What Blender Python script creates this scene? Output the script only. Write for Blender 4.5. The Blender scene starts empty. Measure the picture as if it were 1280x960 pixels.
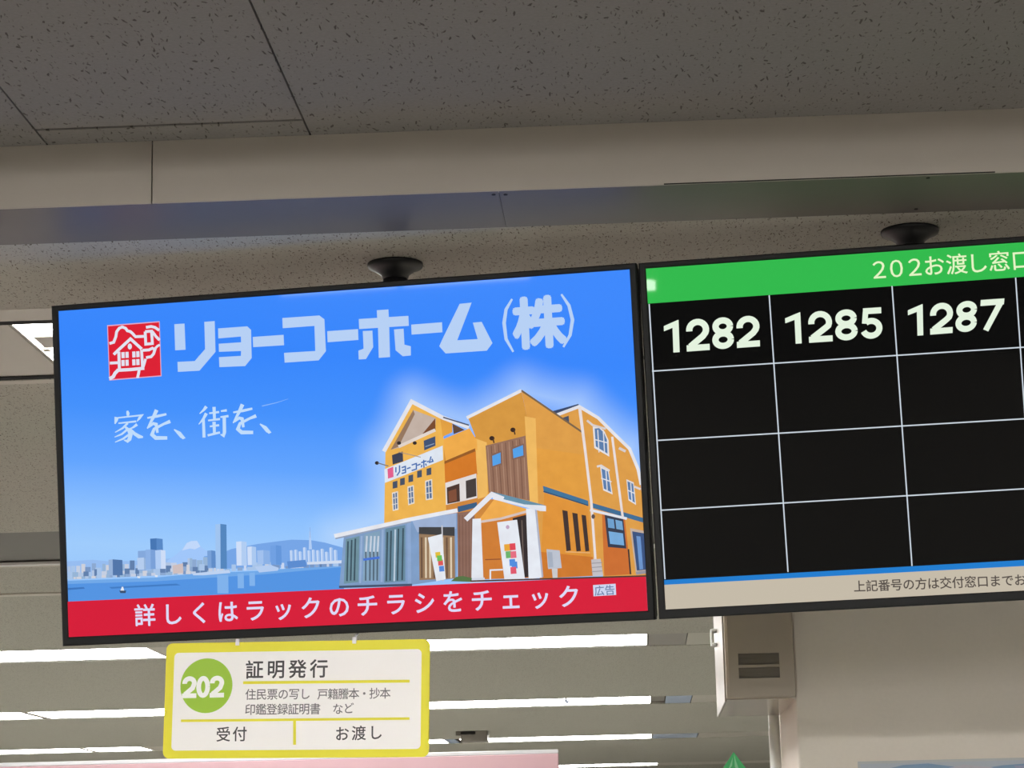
import bpy, bmesh, math, random
from mathutils import Vector, Matrix
from mathutils.geometry import tessellate_polygon

random.seed(7)
C = bpy.context.scene.collection
sc = bpy.context.scene

# ------------------------------------------------------------------ camera, world, exposure
CZ = 1.55                                   # eye height above the floor
F = 2900.0                                  # focal length in pixels of a 1280 px wide frame
R = Matrix(((0.99826286, 0.03223345, 0.049318),
            (0.05491644, -0.20585242, -0.97704092),
            (-0.02134117, 0.97805204, -0.20726497)))
cam = bpy.data.cameras.new('camera')
cam.sensor_width = 36.0
cam.lens = F / 1280 * 36
cam.clip_start = 0.05
cam_o = bpy.data.objects.new('camera', cam)
C.objects.link(cam_o)
cam_o.matrix_world = Matrix.Translation((0, 0, CZ)) @ R.to_4x4()
sc.camera = cam_o

w = bpy.data.worlds.new('world')
w.use_nodes = True
w.node_tree.nodes['Background'].inputs[0].default_value = (0.9, 0.95, 1, 1)
w.node_tree.nodes['Background'].inputs[1].default_value = 0.05
sc.world = w
sc.view_settings.view_transform = 'Standard'
sc.view_settings.look = 'None'
sc.view_settings.gamma = 1
sc.view_settings.exposure = 0
sc.view_settings.use_curve_mapping = False
sc.cycles.use_denoising = True
sc.cycles.max_bounces = 8

LAMP_FAR = 23.5       # lamps of the hall beyond the displays
LAMP_NEAR = 49.0      # unseen lamps of the waiting area


def ray(px, py):
    return R @ Vector((px - 640, -(py - 480), -F)) / F


def on_z(px, py, z):
    r = ray(px, py)
    return r * ((z - CZ) / r.z) + Vector((0, 0, CZ))


def on_y(px, py, y):
    r = ray(px, py)
    return r * (y / r.y) + Vector((0, 0, CZ))


# ------------------------------------------------------------------ materials
def lin(c):
    f = lambda v: v / 12.92 if v <= 0.04045 else ((v + 0.055) / 1.055) ** 2.4
    return tuple(f(v / 255) for v in c) + (1,)


_m = {}


def paint(name, rgb, rough=0.6, metal=0.0, spec=0.5, noise=0.04, scale=30, bump=0.0):
    """painted surface with a faint mottle; rgb is sRGB 0-255 of the thing's own colour"""
    if name in _m:
        return _m[name]
    m = bpy.data.materials.new(name)
    m.use_nodes = True
    nt = m.node_tree
    b = nt.nodes['Principled BSDF']
    b.inputs['Roughness'].default_value = rough
    b.inputs['Metallic'].default_value = metal
    b.inputs['Specular IOR Level'].default_value = spec
    col = lin(rgb)
    if noise:
        tc = nt.nodes.new('ShaderNodeTexCoord')
        n = nt.nodes.new('ShaderNodeTexNoise')
        n.inputs['Scale'].default_value = scale
        n.inputs['Detail'].default_value = 4
        nt.links.new(tc.outputs['Object'], n.inputs['Vector'])
        mx = nt.nodes.new('ShaderNodeMix')
        mx.data_type = 'RGBA'
        mx.inputs['A'].default_value = tuple(v * (1 - noise) for v in col[:3]) + (1,)
        mx.inputs['B'].default_value = tuple(min(1, v * (1 + noise)) for v in col[:3]) + (1,)
        nt.links.new(n.outputs['Fac'], mx.inputs['Factor'])
        nt.links.new(mx.outputs['Result'], b.inputs['Base Color'])
        if bump:
            bp = nt.nodes.new('ShaderNodeBump')
            bp.inputs['Strength'].default_value = bump
            bp.inputs['Distance'].default_value = 0.002
            nt.links.new(n.outputs['Fac'], bp.inputs['Height'])
            nt.links.new(bp.outputs['Normal'], b.inputs['Normal'])
    else:
        b.inputs['Base Color'].default_value = col
    _m[name] = m
    return m


def lit(rgb, strength=1.0, rough=0.025, grain=0.0):
    """a patch of a lit screen"""
    key = ('lit', rgb, strength, grain)
    if key in _m:
        return _m[key]
    m = bpy.data.materials.new('screen_%d_%d_%d' % rgb)
    m.use_nodes = True
    b = m.node_tree.nodes['Principled BSDF']
    b.inputs['Base Color'].default_value = (0.003, 0.003, 0.003, 1)
    b.inputs['Roughness'].default_value = rough
    b.inputs['Specular IOR Level'].default_value = 0.16
    b.inputs['Emission Color'].default_value = lin(rgb)
    b.inputs['Emission Strength'].default_value = strength
    if grain:                                # unevenness of plaster and timber in the displayed photograph
        nt = m.node_tree
        tc = nt.nodes.new('ShaderNodeTexCoord')
        n = nt.nodes.new('ShaderNodeTexNoise')
        n.inputs['Scale'].default_value = 45
        n.inputs['Detail'].default_value = 5
        nt.links.new(tc.outputs['Object'], n.inputs['Vector'])
        mx = nt.nodes.new('ShaderNodeMix'); mx.data_type = 'RGBA'
        c = lin(rgb)
        mx.inputs['A'].default_value = tuple(v * (1 - grain * k) for v, k in zip(c, (1, 1.3, 1.5))) + (1,)
        mx.inputs['B'].default_value = tuple(min(1, v * (1 + grain * k)) for v, k in zip(c, (.7, 1, 1.3))) + (1,)
        nt.links.new(n.outputs['Fac'], mx.inputs['Factor'])
        nt.links.new(mx.outputs['Result'], b.inputs['Emission Color'])
    _m[key] = m
    return m


def lamp_mat(strength):
    key = ('lamp', strength)
    if key in _m:
        return _m[key]
    m = bpy.data.materials.new('lamp_diffuser')
    m.use_nodes = True
    b = m.node_tree.nodes['Principled BSDF']
    b.inputs['Base Color'].default_value = (0.8, 0.8, 0.8, 1)
    b.inputs['Emission Color'].default_value = (1, 0.985, 0.965, 1)
    b.inputs['Emission Strength'].default_value = strength
    _m[key] = m
    return m


def fleck_ceiling(name, rgb, dark, cell, fs=1.0):
    """acoustic board: pale mineral face with short dark worm marks lying every which way"""
    m = bpy.data.materials.new(name)
    m.use_nodes = True
    nt = m.node_tree
    N, L = nt.nodes, nt.links
    b = N['Principled BSDF']
    b.inputs['Roughness'].default_value = 0.95
    b.inputs['Specular IOR Level'].default_value = 0.1
    tc = N.new('ShaderNodeTexCoord')

    def math_(op, a=None, bb=None):
        n = N.new('ShaderNodeMath')
        n.operation = op
        for i, v in enumerate((a, bb)):
            if v is None:
                continue
            if isinstance(v, (int, float)):
                n.inputs[i].default_value = v
            else:
                L.new(v, n.inputs[i])
        return n.outputs[0]

    def layer(sc_, keep, length, width, off):
        mp = N.new('ShaderNodeMapping')
        mp.inputs['Location'].default_value = (off, off * 0.7, 0)
        mp.inputs['Scale'].default_value = (1.25, 0.45, 1)
        L.new(tc.outputs['Object'], mp.inputs['Vector'])
        wn = N.new('ShaderNodeTexNoise')
        wn.inputs['Scale'].default_value = sc_ * 1.5
        L.new(mp.outputs[0], wn.inputs['Vector'])
        sub = N.new('ShaderNodeVectorMath'); sub.operation = 'SUBTRACT'
        L.new(wn.outputs['Color'], sub.inputs[0]); sub.inputs[1].default_value = (.5, .5, .5)
        scl = N.new('ShaderNodeVectorMath'); scl.operation = 'SCALE'
        L.new(sub.outputs[0], scl.inputs[0]); scl.inputs['Scale'].default_value = 0.5 / sc_
        add = N.new('ShaderNodeVectorMath'); add.operation = 'ADD'
        L.new(mp.outputs[0], add.inputs[0]); L.new(scl.outputs[0], add.inputs[1])
        vo = N.new('ShaderNodeTexVoronoi')
        vo.voronoi_dimensions = '2D'
        vo.inputs['Scale'].default_value = sc_
        L.new(add.outputs[0], vo.inputs['Vector'])
        d = N.new('ShaderNodeVectorMath'); d.operation = 'SUBTRACT'
        L.new(add.outputs[0], d.inputs[0]); L.new(vo.outputs['Position'], d.inputs[1])
        sx = N.new('ShaderNodeSeparateXYZ'); L.new(d.outputs[0], sx.inputs[0])
        cs = N.new('ShaderNodeSeparateColor'); L.new(vo.outputs['Color'], cs.inputs[0])
        ang = math_('MULTIPLY', cs.outputs[0], 6.283)
        ca, sa = math_('COSINE', ang), math_('SINE', ang)
        u = math_('ADD', math_('MULTIPLY', sx.outputs[0], ca), math_('MULTIPLY', sx.outputs[1], sa))
        v = math_('SUBTRACT', math_('MULTIPLY', sx.outputs[1], ca), math_('MULTIPLY', sx.outputs[0], sa))
        k = math_('ADD', math_('MULTIPLY', cs.outputs[1], 0.9), 0.35)
        u = math_('DIVIDE', u, math_('MULTIPLY', k, length))
        v = math_('DIVIDE', v, math_('MULTIPLY', k, width))
        r2 = math_('ADD', math_('MULTIPLY', u, u), math_('MULTIPLY', v, v))
        inside = math_('SUBTRACT', 1.0, r2)
        cl = N.new('ShaderNodeClamp'); L.new(math_('MULTIPLY', inside, 2.0), cl.inputs[0])
        on = math_('LESS_THAN', cs.outputs[2], keep)
        return math_('MULTIPLY', cl.outputs[0], on)

    f1 = layer(cell, 0.3, 0.0050 * fs, 0.0017 * fs, 3.1)
    f2 = layer(cell * 1.7, 0.32, 0.0032 * fs, 0.0014 * fs, 11.7)
    f = math_('MAXIMUM', f1, math_('MULTIPLY', f2, 0.6))
    no = N.new('ShaderNodeTexNoise')
    no.inputs['Scale'].default_value = 160
    no.inputs['Detail'].default_value = 3
    L.new(tc.outputs['Object'], no.inputs['Vector'])
    base = N.new('ShaderNodeMix'); base.data_type = 'RGBA'
    c = lin(rgb)
    base.inputs['A'].default_value = tuple(v * 0.86 for v in c[:3]) + (1,)
    base.inputs['B'].default_value = tuple(min(1, v * 1.12) for v in c[:3]) + (1,)
    L.new(no.outputs['Fac'], base.inputs['Factor'])
    mx = N.new('ShaderNodeMix'); mx.data_type = 'RGBA'
    L.new(base.outputs['Result'], mx.inputs['A'])
    mx.inputs['B'].default_value = lin(dark)
    L.new(f, mx.inputs['Factor'])
    L.new(mx.outputs['Result'], b.inputs['Base Color'])
    bp = N.new('ShaderNodeBump')
    bp.invert = True
    bp.inputs['Strength'].default_value = 0.4
    bp.inputs['Distance'].default_value = 0.001
    L.new(f, bp.inputs['Height'])
    L.new(bp.outputs['Normal'], b.inputs['Normal'])
    return m


# ------------------------------------------------------------------ mesh helpers
def obj(name, bm, mats, parent=None, smooth=False, local=None):
    me = bpy.data.meshes.new(name)
    bm.normal_update()
    bm.to_mesh(me)
    bm.free()
    for m in (mats if isinstance(mats, (list, tuple)) else [mats]):
        me.materials.append(m)
    if smooth:
        for p in me.polygons:
            p.use_smooth = True
    o = bpy.data.objects.new(name, me)
    C.objects.link(o)
    if parent:
        o.parent = parent
    return o


def tag(o, label, cat, group=None):
    o['label'] = label
    o['category'] = cat
    if group:
        o['group'] = group
    return o


def empty(name, mw):
    o = bpy.data.objects.new(name, None)
    o.empty_display_size = 0.1
    C.objects.link(o)
    o.matrix_world = mw
    return o


def struct(name, bm, mats):
    o = obj(name, bm, mats)
    o['kind'] = 'structure'
    return o


def box(bm, x0, x1, y0, y1, z0, z1, bevel=0.0, mi=0, seg=2):
    t = bmesh.new()
    bmesh.ops.create_cube(t, size=1)
    for v in t.verts:
        v.co = Vector((x0 + (v.co.x + .5) * (x1 - x0), y0 + (v.co.y + .5) * (y1 - y0), z0 + (v.co.z + .5) * (z1 - z0)))
    if bevel:
        bmesh.ops.bevel(t, geom=list(t.edges), offset=bevel, segments=seg, affect='EDGES', profile=0.5)
    merge(bm, t, mi)


def merge(bm, t, mi=0):
    off = {}
    for v in t.verts:
        off[v] = bm.verts.new(v.co)
    for f in t.faces:
        try:
            nf = bm.faces.new([off[v] for v in f.verts])
            nf.material_index = mi
        except ValueError:
            pass
    t.free()


def lathe(bm, prof, cx=0, cy=0, seg=40, mi=0):
    rings = []
    for r, z in prof:
        rings.append([bm.verts.new((cx + r * math.cos(2 * math.pi * i / seg), cy + r * math.sin(2 * math.pi * i / seg), z)) for i in range(seg)])
    for a, b in zip(rings, rings[1:]):
        for i in range(seg):
            f = bm.faces.new((a[i], a[(i + 1) % seg], b[(i + 1) % seg], b[i]))
            f.material_index = mi
            f.smooth = True
    bm.faces.new(rings[0][::-1]).material_index = mi
    bm.faces.new(rings[-1]).material_index = mi
    bmesh.ops.recalc_face_normals(bm, faces=list(bm.faces))


def plate(bm, pts, y_front, y_back, mi=0):
    """a convex or concave outline in x,z given thickness in y (front = smaller y)"""
    t = bmesh.new()
    a = [t.verts.new((x, y_front, z)) for x, z in pts]
    b = [t.verts.new((x, y_back, z)) for x, z in pts]
    for tri in tessellate_polygon([[Vector((x, z, 0)) for x, z in pts]]):
        t.faces.new([a[i] for i in tri])
        t.faces.new([b[i] for i in reversed(tri)])
    n = len(pts)
    for i in range(n):
        t.faces.new((a[i], b[i], b[(i + 1) % n], a[(i + 1) % n]))
    bmesh.ops.recalc_face_normals(t, faces=list(t.faces))
    merge(bm, t, mi)


def round_rect(x0, x1, z0, z1, r, n=6):
    pts = []
    for cx, cz, a0 in ((x1 - r, z1 - r, 0), (x0 + r, z1 - r, 90), (x0 + r, z0 + r, 180), (x1 - r, z0 + r, 270)):
        for i in range(n + 1):
            a = math.radians(a0 + 90 * i / n)
            pts.append((cx + r * math.cos(a), cz + r * math.sin(a)))
    return pts


# ------------------------------------------------------------------ flat printed / displayed artwork
class Surface:
    """a flat face (screen, sign) with its own x (width) and z (height) axes; finds where on the
    face a point of the photograph lies, so that the artwork sits where it is on the face"""

    def __init__(self, origin, q):
        self.o = Vector(origin)
        self.q = q
        self.n = q.col[1].copy()

    def uv(self, px, py):
        r = ray(px, py)
        cam_p = Vector((0, 0, CZ))
        t = (self.o - cam_p).dot(self.n) / r.dot(self.n)
        p = self.q.transposed() @ (cam_p + r * t - self.o)
        return (p.x, p.z)


class Art:
    """layers of flat shapes on a Surface; becomes one mesh with a colour per shape"""

    def __init__(self, surf, first=0.0002, step=0.000015, mat=lit, org=(0, 0, 1)):
        self.s, self.bm, self.mats, self.mi = surf, bmesh.new(), [], {}
        self.d, self.step, self.mat, self.org = first, step, mat, org

    def _mi(self, c):
        if c not in self.mi:
            self.mi[c] = len(self.mats)
            self.mats.append(self.mat(c))
        return self.mi[c]

    def pt(self, p):
        ox, oy, k = self.org
        return self.s.uv(ox + p[0] / k, oy + p[1] / k)

    def uvpoly(self, uv, c, next_layer=True):
        vs = [self.bm.verts.new((u, -self.d, v)) for u, v in uv]
        mi = self._mi(c)
        for tri in tessellate_polygon([[Vector((u, v, 0)) for u, v in uv]]):
            a, b, d = (uv[i] for i in tri)
            cr = (b[0] - a[0]) * (d[1] - a[1]) - (b[1] - a[1]) * (d[0] - a[0])
            if abs(cr) < 1e-14:
                continue
            try:
                f = self.bm.faces.new([vs[i] for i in (tri if cr > 0 else tri[::-1])])
                f.material_index = mi
            except ValueError:
                pass
        if next_layer:
            self.d += self.step

    def poly(self, pts, c):
        self.uvpoly([self.pt(p) for p in pts], c)

    def rect(self, x0, y0, x1, y1, c):
        self.poly([(x0, y0), (x1, y0), (x1, y1), (x0, y1)], c)

    def ellipse(self, cx, cy, rx, ry, c, n=32):
        self.poly([(cx + rx * math.cos(2 * math.pi * i / n), cy + ry * math.sin(2 * math.pi * i / n)) for i in range(n)], c)

    def stroke(self, pts, width, c, widths=None, close=False):
        """a brush line; width in the same units as the points, optional width per point"""
        p = [Vector((x, y)) for x, y in pts]
        n = len(p)
        L, Rr = [], []
        for i in range(n):
            if close:
                a, b = p[i - 1] if i else p[-2], p[(i + 1) % n] if i < n - 1 else p[1]
            else:
                a, b = p[max(i - 1, 0)], p[min(i + 1, n - 1)]
            d1 = (p[i] - a).normalized() if (p[i] - a).length > 1e-9 else None
            d2 = (b - p[i]).normalized() if (b - p[i]).length > 1e-9 else None
            d1 = d1 or d2
            d2 = d2 or d1
            n1, n2 = Vector((-d1.y, d1.x)), Vector((-d2.y, d2.x))
            m = n1 + n2
            m = n1 if m.length < 1e-6 else m.normalized()
            k = min(1 / max(m.dot(n1), 0.35), 1.8)
            hw = (widths[i] if widths else width) / 2
            L.append(p[i] + m * hw * k)
            Rr.append(p[i] - m * hw * k)
        for i in range(n - 1):
            self.uvpoly([self.pt(q) for q in (L[i], L[i + 1], Rr[i + 1], Rr[i])], c, False)
        self.d += self.step

    def lines(self, *strokes):
        for s in strokes:
            self.stroke(*s)

    def text(self, chars, p0, p1, em, c, bold=0.0, squeeze=1.0):
        """full-width characters spread evenly from centre p0 to centre p1, em in pixels"""
        n = len(chars)
        a, b = Vector(self.s.uv(*p0)), Vector(self.s.uv(*p1))
        ref = Vector(self.s.uv(p0[0] + 10, p0[1]))
        size = (ref - Vector(self.s.uv(*p0))).length / 10 * em
        ax = (b - a).normalized() if n > 1 else Vector((1, 0))
        ay = Vector((-ax.y, ax.x))
        for i, ch in enumerate(chars):
            if ch in ' \u3000':
                continue
            o = a + (b - a) * (i / (n - 1) if n > 1 else 0)
            verts, faces = glyph(ch)
            mi = self._mi(c)
            for k in range(9 if bold else 1):
                bx, by = (bold * math.cos(k * math.pi / 4), bold * math.sin(k * math.pi / 4)) if k else (0, 0)
                dd = self.d + k * 0.0000015
                vs = []
                for x, y in verts:
                    q = o + ax * ((x + bx - 0.5) * size * squeeze) + ay * ((y + by - 0.38) * size)
                    vs.append(self.bm.verts.new((q.x, -dd, q.y)))
                for f in faces:
                    try:
                        self.bm.faces.new([vs[k2] for k2 in f]).material_index = mi
                    except ValueError:
                        pass
        self.d += self.step

    def digits(self, s, x0, x1, y0, y1, c, weight=0.2, gap=0.12, corner=None):
        """heavy sans numerals filling a box given by its four corners in pixels"""
        tl, tr, bl, br = corner if corner else ((x0, y0), (x1, y0), (x0, y1), (x1, y1))
        keep = self.pt

        def place(p):
            u, v = p
            x = (tl[0] * (1 - u) + tr[0] * u) * (1 - v) + (bl[0] * (1 - u) + br[0] * u) * v
            y = (tl[1] * (1 - u) + tr[1] * u) * (1 - v) + (bl[1] * (1 - u) + br[1] * u) * v
            ox, oy, k = self.org
            return self.s.uv(ox + x / k, oy + y / k)
        wd = [{'1': .46, '2': .71, '8': .67, '5': .66, '7': .72, '0': .68}[ch] for ch in s]
        tot = sum(wd) + gap * (len(s) - 1 + 1.6 * s[:-1].count('1'))
        asp = 0.0
        Hh = math.hypot(bl[0] - tl[0], bl[1] - tl[1])
        Wd = math.hypot(tr[0] - tl[0], tr[1] - tl[1])
        cur = 0.0
        for ch, wdt in zip(s, wd):
            wpx = wdt / tot * Wd               # width of this figure in pixels
            u0 = cur / tot
            t = weight * Hh
            off = (u0 * Wd, 0)

            def P(x, y, off=off):
                return ((off[0] + x) / Wd, y / Hh)
            self.pt = lambda p: place(p)
            for pts, wdts in figure(ch, wpx, Hh, t):
                old = self.stroke
                # strokes are laid out in pixels, then placed on the face
                self.pt = lambda p, off=off: place(((off[0] + p[0]) / Wd, p[1] / Hh))
                if wdts == 'fill':
                    self.poly(pts, c)
                else:
                    self.stroke(pts, t, c, wdts)
            cur += wdt + gap * (2.6 if ch == '1' else 1)
        self.pt = keep

    def build(self, name, parent):
        o = obj(name, self.bm, self.mats, parent)
        return o


def arc(cx, cy, rx, ry, a0, a1, n=14):
    return [(cx + rx * math.cos(math.radians(a0 + (a1 - a0) * i / n)), cy + ry * math.sin(math.radians(a0 + (a1 - a0) * i / n))) for i in range(n + 1)]


def figure(ch, w_, h, t):
    """centre lines of heavy numerals in a w_ x h box, y downwards"""
    e = t / 2
    if ch == '1':
        return [([(w_, 0), (w_, h), (w_ - t, h), (w_ - t, h * .235), (0, h * .325), (0, h * .165), (w_ - t * .12, 0)], 'fill')]
    if ch == '2':
        r = w_ / 2 - e
        top = arc(w_ / 2, e + r * .95, r, r * .95, 172, 385)
        return [(top + [(w_ * .72, h * .55), (e * 1.15, h - t * .75)], None), ([(0.0, h - e), (w_, h - e)], None)]
    if ch == '8':
        r1, r2 = (w_ / 2 - e) * .93, w_ / 2 - e
        h1, h2 = (h * .52 - t) / 2 + e * .25, (h * .55 - t) / 2 + e * .2
        return [(arc(w_ / 2, e + h1, r1, h1, 0, 360, 28), None), (arc(w_ / 2, h - e - h2, r2, h2, 0, 360, 28), None)]
    if ch == '5':
        r = w_ / 2 - e
        cy = h - e - h * .24
        bow = arc(w_ / 2 - e * .1, cy, r * 1.02, h * .24, 232, 520, 22)
        return [([(w_ * .14, e), (w_ * .96, e)], None),
                ([(w_ * .14 + e * .85, e), (w_ * .06 + e, h * .5)], [t * .9, t * .9]), (bow, None)]
    if ch == '7':
        return [([(0, e), (w_, e)], None), ([(w_ - e * 1.1, t * .6), (w_ * .26 + e * .3, h)], None)]
    if ch == '0':
        return [(arc(w_ / 2, h / 2, w_ / 2 - e, h / 2 - e, 0, 360, 32), None)]
    return []


_gl = {}


def glyph(ch, bold=0.0):
    k = (ch, bold)
    if k in _gl:
        return _gl[k]
    cu = bpy.data.curves.new('glyph', 'FONT')
    cu.body = ch
    cu.size = 1
    cu.resolution_u = 3
    cu.offset = bold
    o = bpy.data.objects.new('glyph', cu)
    C.objects.link(o)
    dg = bpy.context.evaluated_depsgraph_get()
    ev = o.evaluated_get(dg)
    me = ev.to_mesh()
    vs = [(v.co.x, v.co.y) for v in me.vertices]
    fs = [tuple(p.vertices) for p in me.polygons]
    ev.to_mesh_clear()
    bpy.data.objects.remove(o)
    bpy.data.curves.remove(cu)
    # counter-clockwise faces look towards the viewer
    out = []
    for f in fs:
        a = sum(vs[f[i]][0] * vs[f[(i + 1) % len(f)]][1] - vs[f[(i + 1) % len(f)]][0] * vs[f[i]][1] for i in range(len(f)))
        out.append(f if a > 0 else f[::-1])
    _gl[k] = (vs, out)
    return _gl[k]


# ------------------------------------------------------------------ the room
ZC = CZ + 1.1433          # ceiling of the hall beyond the beam line
ZU = CZ + 1.2559          # slightly higher ceiling of the near side
YF = 3.80                 # face of the step between the two ceilings
YB = 4.027                # far edge of the painted soffit strip
X0, X1, Y0, Y1 = -13.0, 8.0, -13.0, 31.0

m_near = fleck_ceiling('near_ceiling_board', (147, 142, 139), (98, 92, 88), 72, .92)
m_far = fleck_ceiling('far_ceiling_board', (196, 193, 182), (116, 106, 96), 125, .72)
m_beige = paint('beige_enamel', (186, 177, 166), 0.55, noise=0.02)
m_soffit = paint('satin_soffit_steel', (114, 107, 102), 0.42, spec=0.24, noise=0.02)
m_wall = paint('beige_wallpaper', (240, 231, 218), 0.8, noise=0.03, scale=120, bump=0.15)
m_floor = paint('grey_vinyl', (154, 153, 146), 0.45, noise=0.06, scale=3)
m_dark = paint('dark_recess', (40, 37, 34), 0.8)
m_panel = paint('trough_panel', (205, 198, 186), 0.4, noise=0.02)
m_grey = paint('trough_grey', (150, 143, 135), 0.35, noise=0.03)
m_blue = paint('blue_reflection_cover', (188, 210, 244), 0.25, noise=0.02)  # unlit covers; bluish window reflection put into the colour
m_white = paint('white_enamel', (236, 236, 232), 0.4, noise=0.01)

b = bmesh.new(); box(b, X0, X1, Y0, Y1, -0.1, 0); struct('floor', b, m_floor)
b = bmesh.new(); box(b, X0 - .1, X0, Y0, Y1, 0, ZU + .4); struct('wall_left', b, m_wall)
b = bmesh.new(); box(b, X1, X1 + .1, Y0, Y1, 0, ZU + .4); struct('wall_right', b, m_wall)
b = bmesh.new(); box(b, X0, X1, Y1, Y1 + .1, 0, ZU + .4); struct('wall_back', b, m_wall)
b = bmesh.new(); box(b, X0, X1, Y0 - .1, Y0, 0, ZU + .4); struct('wall_front', b, m_wall)

# added glowing panes, unseen behind the camera, for a glint on the advert display
b = bmesh.new()
for xa, xb in ((-8.3, -7.06), (-7.0, -5.7)):
    box(b, xa, xb, Y0 + .01, Y0 + .02, CZ + .99, CZ + 1.2)
o_ = struct('glint_pane', b, lamp_mat(14.0))
b = bmesh.new()
for xa, xb, za_, zb_ in ((-8.36, -5.64, .93, .99), (-8.36, -5.64, 1.2, 1.25), (-8.36, -8.3, .99, 1.2), (-5.7, -5.64, .99, 1.2), (-7.06, -7.0, .99, 1.2)):
    box(b, xa, xb, Y0, Y0 + .04, CZ + za_, CZ + zb_)
f_ = obj('glint_pane_frame', b, m_white, o_)

# near ceiling: boards 455 mm wide; narrow open joints are real gaps with dark backing
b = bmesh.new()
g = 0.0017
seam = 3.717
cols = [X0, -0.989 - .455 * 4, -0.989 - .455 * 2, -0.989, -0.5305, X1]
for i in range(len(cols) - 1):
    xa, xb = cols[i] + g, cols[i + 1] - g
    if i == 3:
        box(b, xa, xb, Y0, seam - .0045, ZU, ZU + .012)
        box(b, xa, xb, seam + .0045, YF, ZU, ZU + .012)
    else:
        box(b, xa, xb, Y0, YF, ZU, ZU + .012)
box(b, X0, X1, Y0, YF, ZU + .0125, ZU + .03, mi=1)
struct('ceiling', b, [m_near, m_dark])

# step face in lengths, with butt joints
b = bmesh.new()
jx = on_y(190, 215, YF).x
for xa, xb in ((X0, jx - 4), (jx - 4, jx - .0008), (jx + .0008, jx + 3.64), (jx + 3.64, X1)):
    box(b, xa + .0004, xb - .0004, YF, YF + .012, ZC + .0005, ZU)
box(b, X0, X1, YF + .012, YF + .02, ZC + .006, ZU + .03, mi=1)
# dark strip over the joint on the right, standing in for its shadow line
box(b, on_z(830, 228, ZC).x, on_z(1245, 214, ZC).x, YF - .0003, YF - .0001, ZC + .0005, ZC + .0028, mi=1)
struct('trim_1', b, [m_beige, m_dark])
# satin painted strip under the step
b = bmesh.new()
sx_ = on_z(628, 262, ZC).x
for xa, xb in ((X0, sx_ - 1.82), (sx_ - 1.82, sx_), (sx_, sx_ + 1.82), (sx_ + 1.82, X1)):
    box(b, xa + .0006, xb - .0006, YF + .0035, YB - .0005, ZC, ZC + .004)
for px, py in ((1160, 222), (1145, 261), (617, 243), (632, 243)):
    p = on_z(px, py, ZC)
    bb = bmesh.new(); lathe(bb, [(.0035, ZC - .0012), (.0035, ZC + .001)], p.x, p.y, 12); merge(b, bb, 1)
box(b, X0, X1, YF + .02, YB, ZC + .0045, ZC + .012, mi=1)
struct('trim_2', b, [m_soffit, m_dark])

# light rows: (first y of opening, last y, lip on the near side, lip on the far side)
rows = {
    1: (4.604, 5.172), 2: (7.50, 8.23), 3: (11.40, 12.02),
    4: (15.52, 16.24), 5: (19.83, 20.52), 6: (25.1, 25.75),
}
b = bmesh.new()
ys = [YB]
for k in rows:
    ys += list(rows[k])
ys.append(Y1)
for i in range(0, len(ys), 2):
    box(b, X0, X1, ys[i], ys[i + 1], ZC, ZC + .012)
struct('ceiling.001', b, m_far)

LIGHTS = 0


def trough(k, depth=0.1):
    y0, y1 = rows[k]
    b = bmesh.new()
    box(b, X0, X1, y0 - .02, y0, ZC + .012, ZC + depth)
    box(b, X0, X1, y1, y1 + .02, ZC + .012, ZC + depth)
    box(b, X0, X1, y0 - .02, y1 + .02, ZC + depth, ZC + depth + .02)
    return b


for k in rows:
    b = trough(k)
    y0, y1 = rows[k]
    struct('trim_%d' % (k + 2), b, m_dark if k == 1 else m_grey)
# pale flange strips beside the first opening, bright metal rim along the second
b = bmesh.new()
box(b, X0, X1, 4.505, 4.602, ZC - .0004, ZC)
box(b, X0, X1, 5.174, 5.212, ZC - .0004, ZC)
struct('trim_9', b, m_panel)
b = bmesh.new()
box(b, X0, X1, 4.6025, 4.634, ZC - .0003, ZC + .0007)  # black strips fill the gaps, standing in for their shade
box(b, X0, X1, 5.142, 5.1715, ZC + .0015, ZC + .0025)
struct('trim_21', b, paint('gap_shade_strip', (10, 9, 9), 0.9))
b = bmesh.new()
box(b, X0, X1, 8.20, 8.235, ZC - .012, ZC, .003, 1)
box(b, X0, X1, 8.285, 8.31, ZC - .006, ZC, .002)
box(b, X0, X1, 9.10, 9.16, ZC - .006, ZC, .002)
struct('trim_10', b, [m_panel, m_white])
# raised grey inner panel of the second opening
b = bmesh.new()
for xa, xb in ((X0, -6.01), (-4.79, -4.51), (-3.29, -1.21), (.01, X1)):
    box(b, xa, xb, 7.502, 8.228, ZC + .004, ZC + .03)
struct('trim_11', b, paint('dull_grey', (104, 99, 93), 0.5))


def panels(name, k, segs, mat, z=0.0, inset=.0):
    y0, y1 = rows[k]
    b = bmesh.new()
    for xa, xb in segs:
        box(b, xa, xb, y0 + inset, y1 - inset, ZC + z, ZC + z + .006)
    return struct(name, b, mat)


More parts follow.
